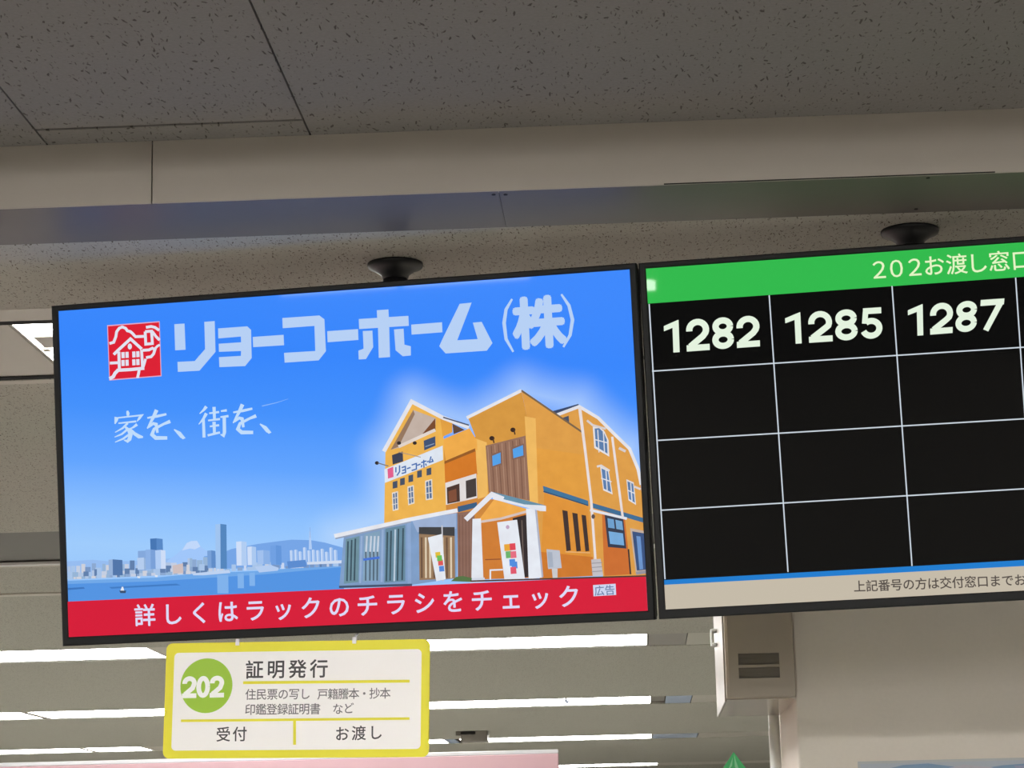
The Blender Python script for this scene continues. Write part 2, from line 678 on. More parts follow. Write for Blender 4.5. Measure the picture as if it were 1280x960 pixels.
def light(k, xa, xb, label, group, strength, z=0.004, inset=0.03, ya=None, yb=None, ztop=None, drop=0.0):
    """recessed strip luminaire: enamelled tray, end caps and a glowing diffuser"""
    y0, y1 = (ya, yb) if ya is not None else (rows[k][0] + inset, rows[k][1] - inset)
    zb = (ztop if ztop is not None else ZC) + z
    e = empty('ceiling_light', Matrix.Translation(((xa + xb) / 2, (y0 + y1) / 2, zb)))
    tag(e, label, 'ceiling light', group)
    hx, hy = (xb - xa) / 2, (y1 - y0) / 2
    b = bmesh.new()
    box(b, -hx, hx, -hy, hy, .045, .055)
    box(b, -hx, hx, -hy, -hy + .006, 0, .045)
    box(b, -hx, hx, hy - .006, hy, 0, .045)
    obj('tray', b, m_white, e)
    b = bmesh.new()
    box(b, -hx, -hx + .006, -hy + .006, hy - .006, 0, .045)
    obj('end_cap', b, m_panel, e)
    b = bmesh.new()
    box(b, hx - .006, hx, -hy + .006, hy - .006, 0, .045)
    obj('end_cap', b, m_panel, e)
    b = bmesh.new()
    box(b, -hx + .007, hx - .007, -hy + .007, hy - .007, .004 - drop, .012, .003)
    obj('diffuser', b, lamp_mat(strength), e)
    return e


def xat(k, px, py):
    """x on the ceiling where a pixel of row k lies"""
    r = ray(px, py)
    y = sum(rows[k]) / 2
    return r.x * y / r.y


S = LAMP_FAR
x1 = on_z(37, 437, ZC)
# row 1: the light's left end shows beside the advert screen
xl = -1.283
e1 = light(1, xl, -0.45, 'bright strip light at left edge, behind the top left corner of the advert screen', None, S, inset=.036)
hp = on_z(60, 428, ZC) - e1.location
b = bmesh.new()
box(b, hp.x - .022, hp.x + .03, hp.y - .05, hp.y + .055, -.004, .0035, .003)
box(b, hp.x - .03, hp.x - .012, hp.y + .062, hp.y + .085, -.006, .0035, .003)
obj('lamp_holder', b, m_panel, e1)
panels('trim_12', 1, [(X0, xl - .003), (-0.447, X1)], m_panel, .004, .03)
hid = 'strip lights outside the view'
hl = 'white recessed strip light of the hall, out of sight from the waiting side'
# row 3
light(3, -3.72, -2.425, 'long white strip light above the left side of the yellow sign, below the advert screen', 'strip lights of the nearest full row', S)
light(3, -1.30, xat(3, 810, 804), 'long white strip light right of the yellow sign, just under the screens', 'strip lights of the nearest full row', S)
panels('trim_13', 3, [(xat(3, 811, 804), xat(3, 858, 804))], m_grey, .004, .0)
panels('trim_14', 3, [(xat(3, 859, 804), 3.0), (-2.42, -1.305), (-4.0, -3.73)], m_panel, .002, .0)
# row 4
xj = xat(4, 44, 890)
light(4, xj - 1.3, xj - .02, 'white strip light of the middle row, at the left edge of the view', 'strip lights of the middle row', S)
light(4, xj + .02, xat(4, 222, 888), 'white strip light of the middle row, directly left of the yellow sign', 'strip lights of the middle row', S)
light(4, xat(4, 500, 882), xat(4, 814, 877), 'white strip light of the middle row, right of the yellow sign, with hooks on it', 'strip lights of the middle row', S)
panels('trim_15', 4, [(xat(4, 815, 877), xat(4, 831, 877))], m_grey, .02, .0)
panels('trim_16', 4, [(xat(4, 832, 877), xat(4, 864, 877))], m_blue, .003, .0)
panels('trim_17', 4, [(xat(4, 865, 877), 4.0), (xat(4, 222, 888) + .01, xat(4, 500, 882) - .01)], m_panel, .002, .0)
# row 5
xj = xat(5, 109.5, 934)
light(5, xj - 2.0, xj - .02, 'white strip light of the farthest full row, at the left edge of the view', 'strip lights of the farthest full row', S)
light(5, xj + .02, xat(5, 183, 934), 'short white strip light of the farthest full row, left of the yellow sign', 'strip lights of the farthest full row', S)
light(5, xat(5, 470, 930), xat(5, 558, 929), 'white strip light of the farthest full row, peeping out beside the yellow sign edge', 'strip lights of the farthest full row', S)
light(5, xat(5, 576, 928), xat(5, 815, 923), 'white strip light of the farthest full row, running right from the ceiling sensor box', 'strip lights of the farthest full row', S)
panels('trim_18', 5, [(xat(5, 559, 929), xat(5, 571, 929)), (xat(5, 816, 923), xat(5, 872, 923))], m_blue, .003, .0)
panels('trim_19', 5, [(xat(5, 873, 923), 5.0), (xat(5, 185, 934), xat(5, 470, 930) - .02)], m_panel, .002, .0)
# row 6
light(6, xat(6, 640, 956), xat(6, 822, 956), 'faint strip light at the bottom edge, right of the pink partition top', None, S)
panels('trim_20', 6, [(xat(6, 823, 956), 5.0)], m_panel, .002, .0)
# the same rows carry on to either side of the view
for k, spans in {1: [(-4.6, -3.4)], 2: [(-1.2, 0.0), (-4.5, -3.3), (-6, -4.8)], 3: [(-6.4, -5.1), (3.2, 4.5)], 4: [(-9, -7.6), (4.2, 5.5)], 5: [(-10, -8.7), (5.2, 6.5)], 6: [(-5, -3.7), (-9, -7.7)]}.items():
    for xa, xb in spans:
        light(k, xa, xb, hl, hid, S)
# waiting side: unseen surface lights; row nearest the displays added to light the sign
nl = 'unseen white strip light on the waiting side ceiling'
for y in (2.35, 1.36, -1.6, -4.6, -7.6, -10.6):
    for x in ((-3.4, -0.89, 1.75, 4.2) if y == 1.36 else (-2.9, -1.5, -0.2, 1.1) if y > 2 else (-4.6, -2.75, 2.4, 4.8)):
        light(0, x - .62, x + .62, nl, 'strip lights of the waiting side', LAMP_NEAR, z=-.057, ya=y - .06, yb=y + .06, ztop=ZU, drop=.03 if y < 2 else 0)

# ------------------------------------------------------------------ pillar with poster, vented box and conduit
YP = 4.75
px_l = on_y(994, 860, YP).x
b = bmesh.new()
box(b, px_l, px_l + .72, YP, YP + .64, 0, ZC, .004)
col_ = struct('column', b, m_wall)

m_box = paint('box_enamel', (190, 178, 162), 0.3, spec=0.6, noise=0.02)
m_slot = paint('slot_shade', (140, 132, 122), 0.6)
yb0 = YP - .012
FT = on_y(948, 600, yb0)
bl_ = on_y(909.5, 873, yb0); br_ = on_y(990, 872, yb0)
xbL, xbR, zbB = bl_.x - .002, px_l, (bl_.z + br_.z) / 2
ybk = yb0 + .53
zbT = zbB + .36
e = empty('electrical_box', Matrix.Translation(((xbL + xbR) / 2, yb0, zbB)))
tag(e, 'grey beige metal box with two vent slots, fixed to the left side of the pillar', 'electrical box')
hw = (xbR - xbL) / 2
ht = zbT - zbB
b = bmesh.new(); box(b, -hw, hw, .006, ybk - yb0, 0, ht, .002); obj('body', b, m_box, e)
# front cover with two slots cut through it
cx0 = (xbL + xbR) / 2


def bx_(px, py):
    p = on_y(px, py, yb0 - .002)
    return p.x - cx0, p.z - zbB


s1a, s1b = bx_(922.5, 817), bx_(974.5, 830)
s2a, s2b = bx_(923, 834.5), bx_(975.5, 847)
lx, rx = s1a[0], s1b[0]
b = bmesh.new()
f0, f1 = -.002, .0055
box(b, -hw + .006, lx, f0, f1, .002, ht - .002)
box(b, rx, hw - .001, f0, f1, .002, ht - .002)
box(b, lx, rx, f0, f1, s1a[1], ht - .002)
box(b, lx, rx, f0, f1, s2a[1], s1b[1])
box(b, lx, rx, f0, f1, .002, s2b[1])
cov = obj('front_cover', b, m_box, e)
for sa, sb in ((s1a, s1b), (s2a, s2b)):
    b = bmesh.new()
    box(b, lx, rx, .0035, .0055, sb[1], sa[1])
    for q in range(3):
        zz = sb[1] + (sa[1] - sb[1]) * (q + .5) / 3
        box(b, lx, rx, .001, .0035, zz - .0006, zz + .0006)
    obj('vent_slot', b, m_slot, cov)
# side flange and a small bright catch
b = bmesh.new(); box(b, -hw - .003, -hw, .02, ybk - yb0 - .02, -.004, ht, .001); obj('side_panel', b, paint('side_sheet', (142, 133, 121), 0.35, noise=0.03), e)
b = bmesh.new(); box(b, -hw + .001, hw - .001, .008, ybk - yb0 - .002, -.0016, -.0002); obj('bottom_plate', b, paint('bottom_sheet', (176, 166, 152), 0.16, metal=0.6, noise=0.02), e)
p1 = on_y(892.5, 787, yb0 + .36); p2 = on_y(892.5, 808, yb0 + .36)
b = bmesh.new()
zt, zb_ = p1.z - zbB, p2.z - zbB
box(b, -hw - .013, -hw - .003, .34, .38, zt - .006, zt, .0015)
box(b, -hw - .013, -hw - .003, .34, .38, zb_, zb_ + .006, .0015)
box(b, -hw - .016, -hw - .011, .345, .375, zb_, zt, .0015)
obj('handle', b, m_white, e)
# conduit below the box
pc = on_y(966, 900, YP + .28)
b = bmesh.new()
rc = .0125
lathe(b, [(rc, 0.0), (rc, ZC)], 0, 0, 24)
e2 = empty('conduit_pipe', Matrix.Translation((px_l - rc - .0025, ybk + rc + .004, 0)))
tag(e2, 'pale vertical conduit pipe running down the pillar side behind the vented box', 'pipe')
obj('pipe', b, m_white, e2, smooth=False)
b = bmesh.new()
for zz in (1.35, 0.6):
    lathe(b, [(rc + .002, zz), (rc + .002, zz + .02)], 0, 0, 24)
obj('saddle_clip', b, m_beige, e2)

# poster at the bottom of the view on the pillar front
m_paper = lambda c: paint('print_%d_%d_%d' % c, c, 0.6, noise=0.03, scale=60)
Qp = Matrix.Identity(3)
tlp = on_y(1072, 952, YP - .001)
ps = Surface((tlp.x + .21, YP - .0025, tlp.z - .29), Qp)
e = empty('wall_poster', Matrix.Translation(ps.o))
tag(e, 'landscape poster with blue mountains on the pillar, its top edge at the bottom right corner', 'poster')
b = bmesh.new(); box(b, -.21, .21, 0.0002, .0022, -.29, .29); obj('sheet', b, m_paper((206, 208, 208)), e)
a = Art(ps, first=-.0001, step=.00001, mat=m_paper)
a.uvpoly([(-.205, .285), (.205, .285), (.205, .05), (-.205, .05)], (198, 205, 214))
a.uvpoly([(-.17, .27), (-.12, .281), (-.07, .283), (-.03, .277), (.03, .27), (.08, .276), (.14, .279), (.2, .277), (.205, .2), (-.205, .2), (-.205, .25)], (142, 172, 205))
a.uvpoly([(-.03, .273), (.0, .279), (.06, .272), (.02, .262)], (205, 203, 212))
a.uvpoly([(.1, .275), (.205, .27), (.205, .24), (.12, .25)], (170, 175, 205))
a.uvpoly([(-.205, .1), (-.1, .16), (.0, .12), (.1, .18), (.205, .11), (.205, -.2), (-.205, -.2)], (88, 120, 96))
a.uvpoly([(-.205, -.1), (.205, -.06), (.205, -.285), (-.205, -.285)], (220, 216, 205))
a.build('print', e)

# ------------------------------------------------------------------ the two hanging displays
W, H = 1.085, 0.6103
Q1 = Matrix(((0.99026, 0.137674, -0.020779), (-0.139208, 0.981842, -0.128873), (0.002659, 0.13051, 0.991443)))
Q2 = Matrix(((0.997359, 0.06834, -0.024603), (-0.070378, 0.993019, -0.094663), (0.017962, 0.096145, 0.995205)))
O1 = Vector((-0.518696, 4.152467, 0.755632 + CZ))
O2 = Vector((0.589736, 4.033575, 0.767369 + CZ))
m_plastic = paint('black_plastic', (24, 24, 24), 0.5, spec=0.25, noise=0.03)
m_back = paint('black_back', (22, 22, 23), 0.6)


def ring(bm, outer, inner, y0, y1):
    """frame between two rectangles (x0,x1,z0,z1); front at y0, back at y1, with a sloped inner lip"""
    o = [(outer[0], outer[2]), (outer[1], outer[2]), (outer[1], outer[3]), (outer[0], outer[3])]
    i_ = [(inner[0], inner[2]), (inner[1], inner[2]), (inner[1], inner[3]), (inner[0], inner[3])]
    e_ = .0022
    om = [(outer[0] + e_, outer[2] + e_), (outer[1] - e_, outer[2] + e_), (outer[1] - e_, outer[3] - e_), (outer[0] + e_, outer[3] - e_)]
    im = [(inner[0] - e_, inner[2] - e_), (inner[1] + e_, inner[2] - e_), (inner[1] + e_, inner[3] + e_), (inner[0] - e_, inner[3] + e_)]
    rings = [[bm.verts.new((x, y, z)) for x, z in pts] for pts, y in ((o, y1), (o, y0 + e_), (om, y0), (im, y0), (i_, y0 + e_), (i_, y1))]
    rings.append(rings[0])
    for a_, b_ in zip(rings, rings[1:]):
        for k in range(4):
            bm.faces.new((a_[k], a_[(k + 1) % 4], b_[(k + 1) % 4], b_[k]))
    bmesh.ops.recalc_face_normals(bm, faces=list(bm.faces))


BL, BR_, BT, BB = .0125, .0125, .0105, .0165


def display(name, o, q, label, screen_mat):
    mw = Matrix.Translation(o) @ q.to_4x4()
    e = empty(name, mw)
    tag(e, label, 'display')
    b = bmesh.new()
    ring(b, (-W / 2 - BL, W / 2 + BR_, -H / 2 - BB, H / 2 + BT), (-W / 2, W / 2, -H / 2, H / 2), -.005, .02)
    obj('bezel', b, m_plastic, e)
    b = bmesh.new()
    box(b, -W / 2 - BL + .001, W / 2 + BR_ - .001, .0201, .045, -H / 2 - BB + .001, H / 2 + BT - .001, .006)
    box(b, -W * .3, W * .3, .0451, .062, -H * .36, H * .3, .008)
    h = obj('housing', b, m_back, e)
    b = bmesh.new()
    box(b, -W / 2, W / 2, .0001, .018, -H / 2, H / 2)
    s = obj('screen', b, screen_mat, e)
    return e, s


def sky_mat():
    """the displayed photograph's sky: blue ramp from top to horizon with a pale halo round the house"""
    m = bpy.data.materials.new('advert_sky')
    m.use_nodes = True
    nt = m.node_tree
    N, L = nt.nodes, nt.links
    b = N['Principled BSDF']
    b.inputs['Base Color'].default_value = (0.003, 0.003, 0.003, 1)
    b.inputs['Roughness'].default_value = 0.025
    b.inputs['Specular IOR Level'].default_value = 0.16
    tc = N.new('ShaderNodeTexCoord')
    sp = N.new('ShaderNodeSeparateXYZ')
    L.new(tc.outputs['Object'], sp.inputs[0])
    mr = N.new('ShaderNodeMapRange')
    mr.inputs['From Min'].default_value = -H / 2
    mr.inputs['From Max'].default_value = H / 2
    # the darker blue leans down towards the right
    ma = N.new('ShaderNodeMath'); ma.operation = 'MULTIPLY_ADD'
    L.new(sp.outputs['X'], ma.inputs[0]); ma.inputs[1].default_value = 0.10
    L.new(sp.outputs['Z'], ma.inputs[2])
    L.new(ma.outputs[0], mr.inputs['Value'])
    cr = N.new('ShaderNodeValToRGB')
    L.new(mr.outputs[0], cr.inputs[0])
    el = cr.color_ramp.elements
    stops = [(0.0, (150, 195, 250)), (0.2, (158, 203, 252)), (0.30, (140, 192, 254)), (0.45, (98, 164, 254)), (0.62, (68, 145, 252)), (0.8, (54, 134, 252)), (1.0, (60, 136, 252))]
    el[0].position, el[0].color = stops[0][0], lin(stops[0][1])
    el[1].position, el[1].color = stops[-1][0], lin(stops[-1][1])
    for p, c in stops[1:-1]:
        n = el.new(p); n.color = lin(c)
    # halo
    def vm(op, a, bb=None, sc_=None):
        n = N.new('ShaderNodeVectorMath'); n.operation = op
        for k, v in enumerate((a, bb)):
            if v is None:
                continue
            if isinstance(v, tuple):
                n.inputs[k].default_value = v
            else:
                L.new(v, n.inputs[k])
        if sc_ is not None:
            L.new(sc_, n.inputs['Scale'])
        return n

    # brightening of the picture close to the outline of the house
    sil = [(56, 640), (245, 565), (245, 330), (350, 126), (565, 205), (768, 86), (985, 138), (1180, 300), (1224, 440)]
    pts = [Surface(O1, Q1).uv(400 + x_ / 3.0476, 460 + y_ / 3.0476) for x_, y_ in sil]
    best = None
    for (ax, az), (bx, bz) in zip(pts, pts[1:]):
        d_ = (bx - ax, 0.0, bz - az)
        l2 = d_[0] ** 2 + d_[2] ** 2
        pa = vm('MULTIPLY', vm('SUBTRACT', tc.outputs['Object'], (ax, 0.0, az)).outputs[0], (1.0, 0.0, 1.0)).outputs[0]
        dt = vm('DOT_PRODUCT', pa, tuple(v / l2 for v in d_)).outputs['Value']
        cl = N.new('ShaderNodeClamp'); L.new(dt, cl.inputs[0])
        sc2 = N.new('ShaderNodeVectorMath'); sc2.operation = 'SCALE'
        sc2.inputs[0].default_value = d_; L.new(cl.outputs[0], sc2.inputs['Scale'])
        ds = vm('LENGTH', vm('SUBTRACT', pa, sc2.outputs[0]).outputs[0]).outputs['Value']
        if best is None:
            best = ds
        else:
            mn = N.new('ShaderNodeMath'); mn.operation = 'SMOOTH_MIN'
            L.new(best, mn.inputs[0]); L.new(ds, mn.inputs[1]); mn.inputs[2].default_value = 0.03
            best = mn.outputs[0]
    hr = N.new('ShaderNodeMapRange'); hr.interpolation_type = 'SMOOTHSTEP'
    hr.inputs['From Min'].default_value = -0.04; hr.inputs['From Max'].default_value = 0.068
    hr.inputs['To Min'].default_value = 0.88; hr.inputs['To Max'].default_value = 0.0
    L.new(best, hr.inputs['Value'])
    mx = N.new('ShaderNodeMix'); mx.data_type = 'RGBA'
    L.new(cr.outputs[0], mx.inputs['A']); mx.inputs['B'].default_value = lin((190, 218, 252))
    L.new(hr.outputs[0], mx.inputs['Factor'])
    L.new(mx.outputs['Result'], b.inputs['Emission Color'])
    b.inputs['Emission Strength'].default_value = 1.0
    return m


adv, adv_screen = display('advert_display', O1, Q1,
                          'left hanging display showing a house company advert with blue sky and a red strip', sky_mat())
S1 = Surface(O1, Q1)
que, que_screen = display('queue_display', O2, Q2,
                          'right hanging display with a green title bar and called numbers on black', lit((6, 6, 6), 1.0))
S2 = Surface(O2, Q2)

# ---- advert: far shore skyline
Z6 = (70, 600, 3.4595)
a = Art(S1, first=.00010, step=.000008, org=Z6)
a.poly([(45, 352), (160, 345), (230, 352), (330, 350), (480, 340), (640, 330), (640, 390), (45, 420)], (150, 188, 240))
a.poly([(480, 350), (520, 322), (545, 300), (566, 272), (585, 264), (610, 263), (628, 290), (660, 312), (700, 335), (700, 375), (480, 380)], (160, 198, 250))
a.poly([(545, 305), (566, 272), (585, 264), (610, 263), (625, 288), (600, 300), (580, 296)], (192, 215, 250))
a.poly([(640, 330), (700, 322), (760, 298), (870, 277), (960, 265), (1020, 258), (1100, 260), (1160, 270), (1240, 292), (1240, 375), (640, 385)], (118, 165, 230))
a.poly([(45, 436), (430, 422), (600, 405), (900, 392), (1085, 376), (1245, 366), (1245, 480), (45, 528)], (84, 148, 226))
a.poly([(45, 436), (430, 422), (600, 405), (900, 392), (1085, 376), (1245, 366), (1245, 376), (900, 408), (430, 438), (45, 450)], (112, 168, 232))
a.poly([(50, 467), (120, 463), (125, 470), (52, 476)], (62, 118, 190))
a.poly([(230, 463), (520, 448), (540, 455), (240, 470)], (66, 124, 196))
for x0, x1, y0, y1 in ((697, 745, 412, 490), (785, 812, 405, 468), (836, 860, 402, 458)):
    a.poly([(x0, y0), (x1, y0 - 2), (x1 + 1, y1), (x0 + 1, y1)], (128, 178, 236))
rnd = random.Random(3)
tones = [(168, 196, 232), (140, 168, 208), (120, 150, 196), (196, 206, 226), (98, 128, 172), (176, 196, 226), (150, 180, 214), (206, 208, 218)]
for layer_, hmax in ((0, 36), (1, 24), (2, 12)):
    x = 50
    while x < 660:
        wd_ = rnd.uniform(9, 26)
        base = 432 - (x - 50) * .045
        hgt = rnd.uniform(8, hmax) * (1 if x > 120 else .9)
        a.poly([(x, base - hgt - (38 - layer_ * 17)), (x + wd_, base - hgt - (38 - layer_ * 17)), (x + wd_, base - 2), (x, base - 2)], rnd.choice(tones))
        x += wd_ * rnd.uniform(.75, 1.3)
x = 660
while x < 1235:
    wd_ = rnd.uniform(9, 24)
    base = 398 - (x - 660) * .045
    hgt = rnd.uniform(8, 34)
    a.poly([(x, base - hgt), (x + wd_, base - hgt), (x + wd_, base), (x, base)], rnd.choice(tones[:5] + [(200, 214, 240)]))
    x += wd_ * rnd.uniform(.8, 1.4)


def tower(x0, x1, y0, y1, c1, c2, sp=.5):
    m_ = x0 + (x1 - x0) * sp
    a.poly([(x0, y0 + 2), (m_, y0), (m_ + 1, y1), (x0 + 2, y1)], c1)
    a.poly([(m_, y0), (x1, y0 + 3), (x1 + 2, y1), (m_ + 1, y1)], c2)


tower(228, 288, 343, 412, (150, 178, 218), (82, 118, 170), .3)
tower(408, 462, 252, 310, (70, 118, 180), (88, 136, 198), .5)
tower(355, 412, 305, 392, (132, 168, 220), (150, 184, 232), .6)
tower(352, 388, 335, 388, (180, 204, 238), (150, 180, 220), .8)
tower(388, 432, 300, 385, (140, 176, 228), (122, 160, 216), .5)
tower(430, 474, 302, 384, (176, 204, 244), (205, 220, 246), .55)
tower(655, 690, 304, 380, (120, 160, 215), (96, 140, 200), .5)
tower(690, 738, 190, 384, (160, 196, 240), (84, 134, 190), .45)
tower(780, 825, 265, 370, (206, 222, 248), (176, 204, 242), .5)
tower(828, 866, 287, 368, (206, 222, 248), (170, 200, 240), .5)
tower(870, 925, 303, 364, (160, 192, 238), (138, 176, 230), .5)
tower(928, 975, 282, 366, (112, 160, 226), (100, 150, 218), .5)
for k in range(11):
    x0 = 1012 + k * 19
    tower(x0, x0 + 15, 296 + rnd.uniform(-8, 14), 354, (196, 216, 246), (160, 192, 238), .55)
a.stroke([(1099, 222), (1101, 300)], 12, (176, 204, 244), widths=[5, 14])
a.stroke([(1100, 205), (1100, 250)], 2, (140, 170, 220))
a.poly([(505, 370), (550, 360), (552, 402), (508, 405)], (206, 190, 190))
a.poly([(590, 404), (750, 388), (755, 402), (640, 412), (595, 412)], (190, 210, 240))
a.poly([(860, 375), (930, 368), (965, 380), (960, 392), (880, 400)], (180, 204, 240))
a.poly([(1000, 352), (1080, 345), (1085, 375), (1005, 382)], (92, 140, 208))
a.poly([(1085, 355), (1240, 347), (1240, 360), (1088, 366)], (208, 220, 240))
a.poly([(275, 478), (305, 478), (302, 489), (280, 489)], (60, 80, 110))
a.poly([(280, 478), (286, 462), (292, 462), (296, 478)], (230, 235, 245))
for x0, y0 in ((352, 415), (428, 410)):
    a.poly([(x0, y0), (x0 + 14, y0 + 2), (x0 + 12, y0 + 10), (x0 + 2, y0 + 9)], (220, 228, 240))
a.org = (120, 360, 3.7647)
a.stroke([(782, 556), (850, 540), (906, 522)], 3, (134, 180, 250), widths=[5, 3.5, 1.5])
a.build('skyline_picture', adv_screen)

# ---- advert: the orange house
Z5 = (400, 460, 3.0476)
a = Art(S1, first=.0016, step=.000008, org=Z5, mat=lambda c: lit(c, grain=0.12))
OR, OR2, OR3, OR4, OR5 = (232, 172, 84), (222, 158, 74), (240, 186, 98), (206, 124, 48), (216, 128, 44)
WH, WG = (228, 228, 234), (200, 204, 214)
DK, DB = (52, 44, 44), (70, 80, 100)
# right wing
a.poly([(900, 178), (985, 150), (1060, 190), (1120, 255), (1180, 310), (1215, 400), (1222, 440), (1236, 600), (1248, 792), (1080, 795), (1030, 700), (1000, 250)], OR2)
a.poly([(885, 165), (985, 137), (990, 150), (908, 182)], (58, 72, 104))
a.stroke([(900, 180), (988, 147), (1060, 190), (1120, 250), (1180, 308), (1212, 385), (1224, 445)], 12, WH)
a.poly([(925, 190), (948, 182), (950, 210), (935, 205)], DB)
# central tower front and long side
a.poly([(470, 275), (600, 262), (645, 500), (690, 500), (690, 600), (478, 600)], (206, 136, 62))
a.poly([(565, 190), (768, 88), (790, 190), (830, 525), (640, 490), (600, 280)], (214, 152, 66))
a.poly([(768, 86), (1000, 243), (1015, 320), (1036, 520), (1045, 792), (838, 802), (825, 520), (790, 190)], OR2)
a.poly([(790, 300), (1005, 330), (1030, 505), (850, 455), (812, 440)], (226, 158, 66))
a.poly([(855, 475), (1022, 528), (1040, 792), (838, 802)], (224, 148, 58))
a.poly([(838, 700), (1040, 720), (1045, 792), (838, 802)], (206, 122, 48))
a.stroke([(560, 190), (768, 86)], 12, WH)
a.stroke([(768, 86), (1000, 245)], 7, (122, 100, 76))
a.poly([(780, 184), (822, 192), (832, 528), (800, 510)], OR3)
a.poly([(592, 268), (636, 284), (640, 488), (602, 500)], OR3)
# terrace between the gable and the tower
a.poly([(468, 272), (570, 230), (598, 275), (600, 312), (480, 356)], (240, 172, 76))
a.poly([(474, 356), (592, 306), (600, 405), (478, 438)], (212, 122, 40))
a.poly([(474, 356), (592, 306), (592, 318), (474, 366)], (150, 92, 40))
a.poly([(478, 438), (596, 402), (600, 495), (480, 522)], (226, 220, 218))
a.poly([(484, 456), (532, 440), (534, 508), (486, 518)], (78, 56, 48))
a.poly([(556, 430), (595, 419), (597, 488), (558, 498)], (70, 62, 60))
a.poly([(490, 470), (520, 460), (522, 505), (492, 512)], (130, 80, 58))
a.poly([(525, 528), (598, 511), (600, 530), (527, 550)], (58, 96, 134))
# gable block
a.poly([(250, 310), (352, 128), (470, 190), (472, 290), (482, 556), (245, 604)], (238, 180, 82))
a.poly([(458, 185), (505, 208), (505, 245), (468, 262)], (226, 160, 66))
a.poly([(505, 212), (552, 236), (510, 252)], (96, 72, 60))
a.poly([(270, 312), (356, 160), (442, 192), (440, 236), (300, 304)], (196, 178, 166))
a.poly([(270, 312), (356, 160), (362, 176), (300, 300)], (150, 120, 96))
a.poly([(392, 250), (440, 192), (441, 238), (398, 258)], (122, 76, 48))
a.stroke([(300, 300), (440, 236)], 12, (226, 214, 205))
a.stroke([(244, 318), (350, 128), (470, 190), (568, 226)], 15, WH)
a.stroke([(470, 188), (568, 218)], 5, (70, 80, 106))
a.poly([(275, 332), (316, 318), (318, 356), (278, 368)], (62, 66, 84))
a.poly([(396, 277), (440, 260), (441, 296), (398, 314)], (66, 84, 118))
a.stroke([(402, 300), (436, 288)], 3, (150, 170, 200))
# fascia board of the house with its company lettering
a.poly([(246, 386), (468, 296), (470, 350), (248, 438)], (222, 230, 242))
a.poly([(258, 385), (280, 376), (281, 415), (260, 422)], (226, 96, 140))
BLUE = (70, 110, 176)
for st in ([(290, 378), (290, 398)], [(304, 371), (304, 395), (294, 410)], [(312, 380), (326, 375), (327, 398), (312, 402)], [(314, 391), (326, 387)],
           [(332, 384), (346, 379)], [(350, 370), (368, 364), (368, 385), (350, 391)], [(371, 371), (384, 366)],
           [(386, 361), (406, 354)], [(396, 350), (397, 380)], [(389, 369), (387, 379)], [(403, 364), (406, 372)], [(408, 358), (416, 355)],
           [(424, 337), (418, 360), (430, 356)], [(427, 346), (432, 358)]):
    a.stroke(st, 5, BLUE)
for x_, y_ in ((287, 446), (315, 434), (347, 422), (380, 405), (416, 396)):
    a.poly([(x_ - 9, y_ - 12), (x_ + 9, y_ - 17), (x_ + 9, y_ + 10), (x_ - 9, y_ + 14)], (72, 84, 104))
for pts in (((275, 475), (298, 469), (300, 540), (278, 545)), ((334, 452), (358, 446), (361, 516), (337, 523)), ((401, 430), (428, 423), (431, 500), (404, 504))):
    a.poly(pts, (228, 220, 208))
    (ax, ay), (bx2, by), (cx_, cy_), (dx, dy) = pts
    a.poly([(ax + 4, ay + 5), (bx2 - 4, by + 5), (cx_ - 4, cy_ - 5), (dx + 4, dy - 5)], (88, 112, 150))
    a.stroke([((ax + bx2) / 2, ay), ((cx_ + dx) / 2, cy_)], 3, (224, 220, 214))
    for q in (.33, .66):
        a.stroke([(ax, ay + (dy - ay) * q), (bx2, by + (cy_ - by) * q)], 3, (224, 220, 214))
a.stroke([(300, 320), (385, 340)], 3, (170, 150, 130))
for x_, y_ in ((218, 362), (302, 286), (362, 286)):
    a.ellipse(x_, y_, 8, 7, DK, 10)
a.stroke([(222, 362), (262, 374)], 4, (120, 120, 130))
# conservatory
a.poly([(92, 645), (350, 578), (525, 552), (522, 800), (352, 826), (74, 836)], (128, 158, 198))
a.poly([(352, 582), (520, 552), (520, 612), (372, 626)], (158, 178, 212))
for pts, c in ((((100, 652), (152, 640), (148, 815), (92, 822)), (112, 146, 160)), (((170, 634), (230, 620), (226, 808), (164, 815)), (132, 164, 190)), (((250, 612), (326, 598), (326, 812), (246, 818)), (104, 138, 158))):
    a.poly(pts, c)
for x0, y0, y1 in ((108, 660, 812), (122, 655, 810), (136, 650, 810), (258, 625, 812), (272, 620, 810), (300, 612, 810), (318, 610, 808)):
    a.stroke([(x0, y0), (x0 - 4, y1)], 6, (62, 84, 96))
for x0 in (178, 194, 208, 222):
    a.stroke([(x0 + 2, 640), (x0 - 3, 730)], 7, (196, 208, 222))
    a.stroke([(x0 - 2, 700), (x0 - 3, 810)], 6, (84, 104, 120))
a.stroke([(166, 730), (228, 722)], 9, (74, 118, 214))
a.stroke([(288, 615), (284, 812)], 6, (188, 206, 222))
a.stroke([(160, 640), (154, 820)], 7, (150, 176, 212))
a.stroke([(240, 615), (236, 815)], 8, (150, 176, 212))
a.stroke([(340, 590), (342, 825)], 14, (140, 168, 208))
a.poly([(378, 625), (514, 608), (516, 802), (380, 808)], (152, 122, 92))
a.poly([(378, 606), (514, 606), (514, 640), (378, 632)], (66, 66, 68))
for k in range(8):
    x0 = 388 + k * 16
    a.stroke([(x0, 645), (x0 + 1, 800)], 7, (222, 204, 176) if k % 3 else (110, 84, 66))
a.stroke([(466, 600), (470, 812)], 5, (200, 200, 206))
a.poly([(412, 646), (466, 632), (480, 805), (444, 812)], (232, 236, 246))
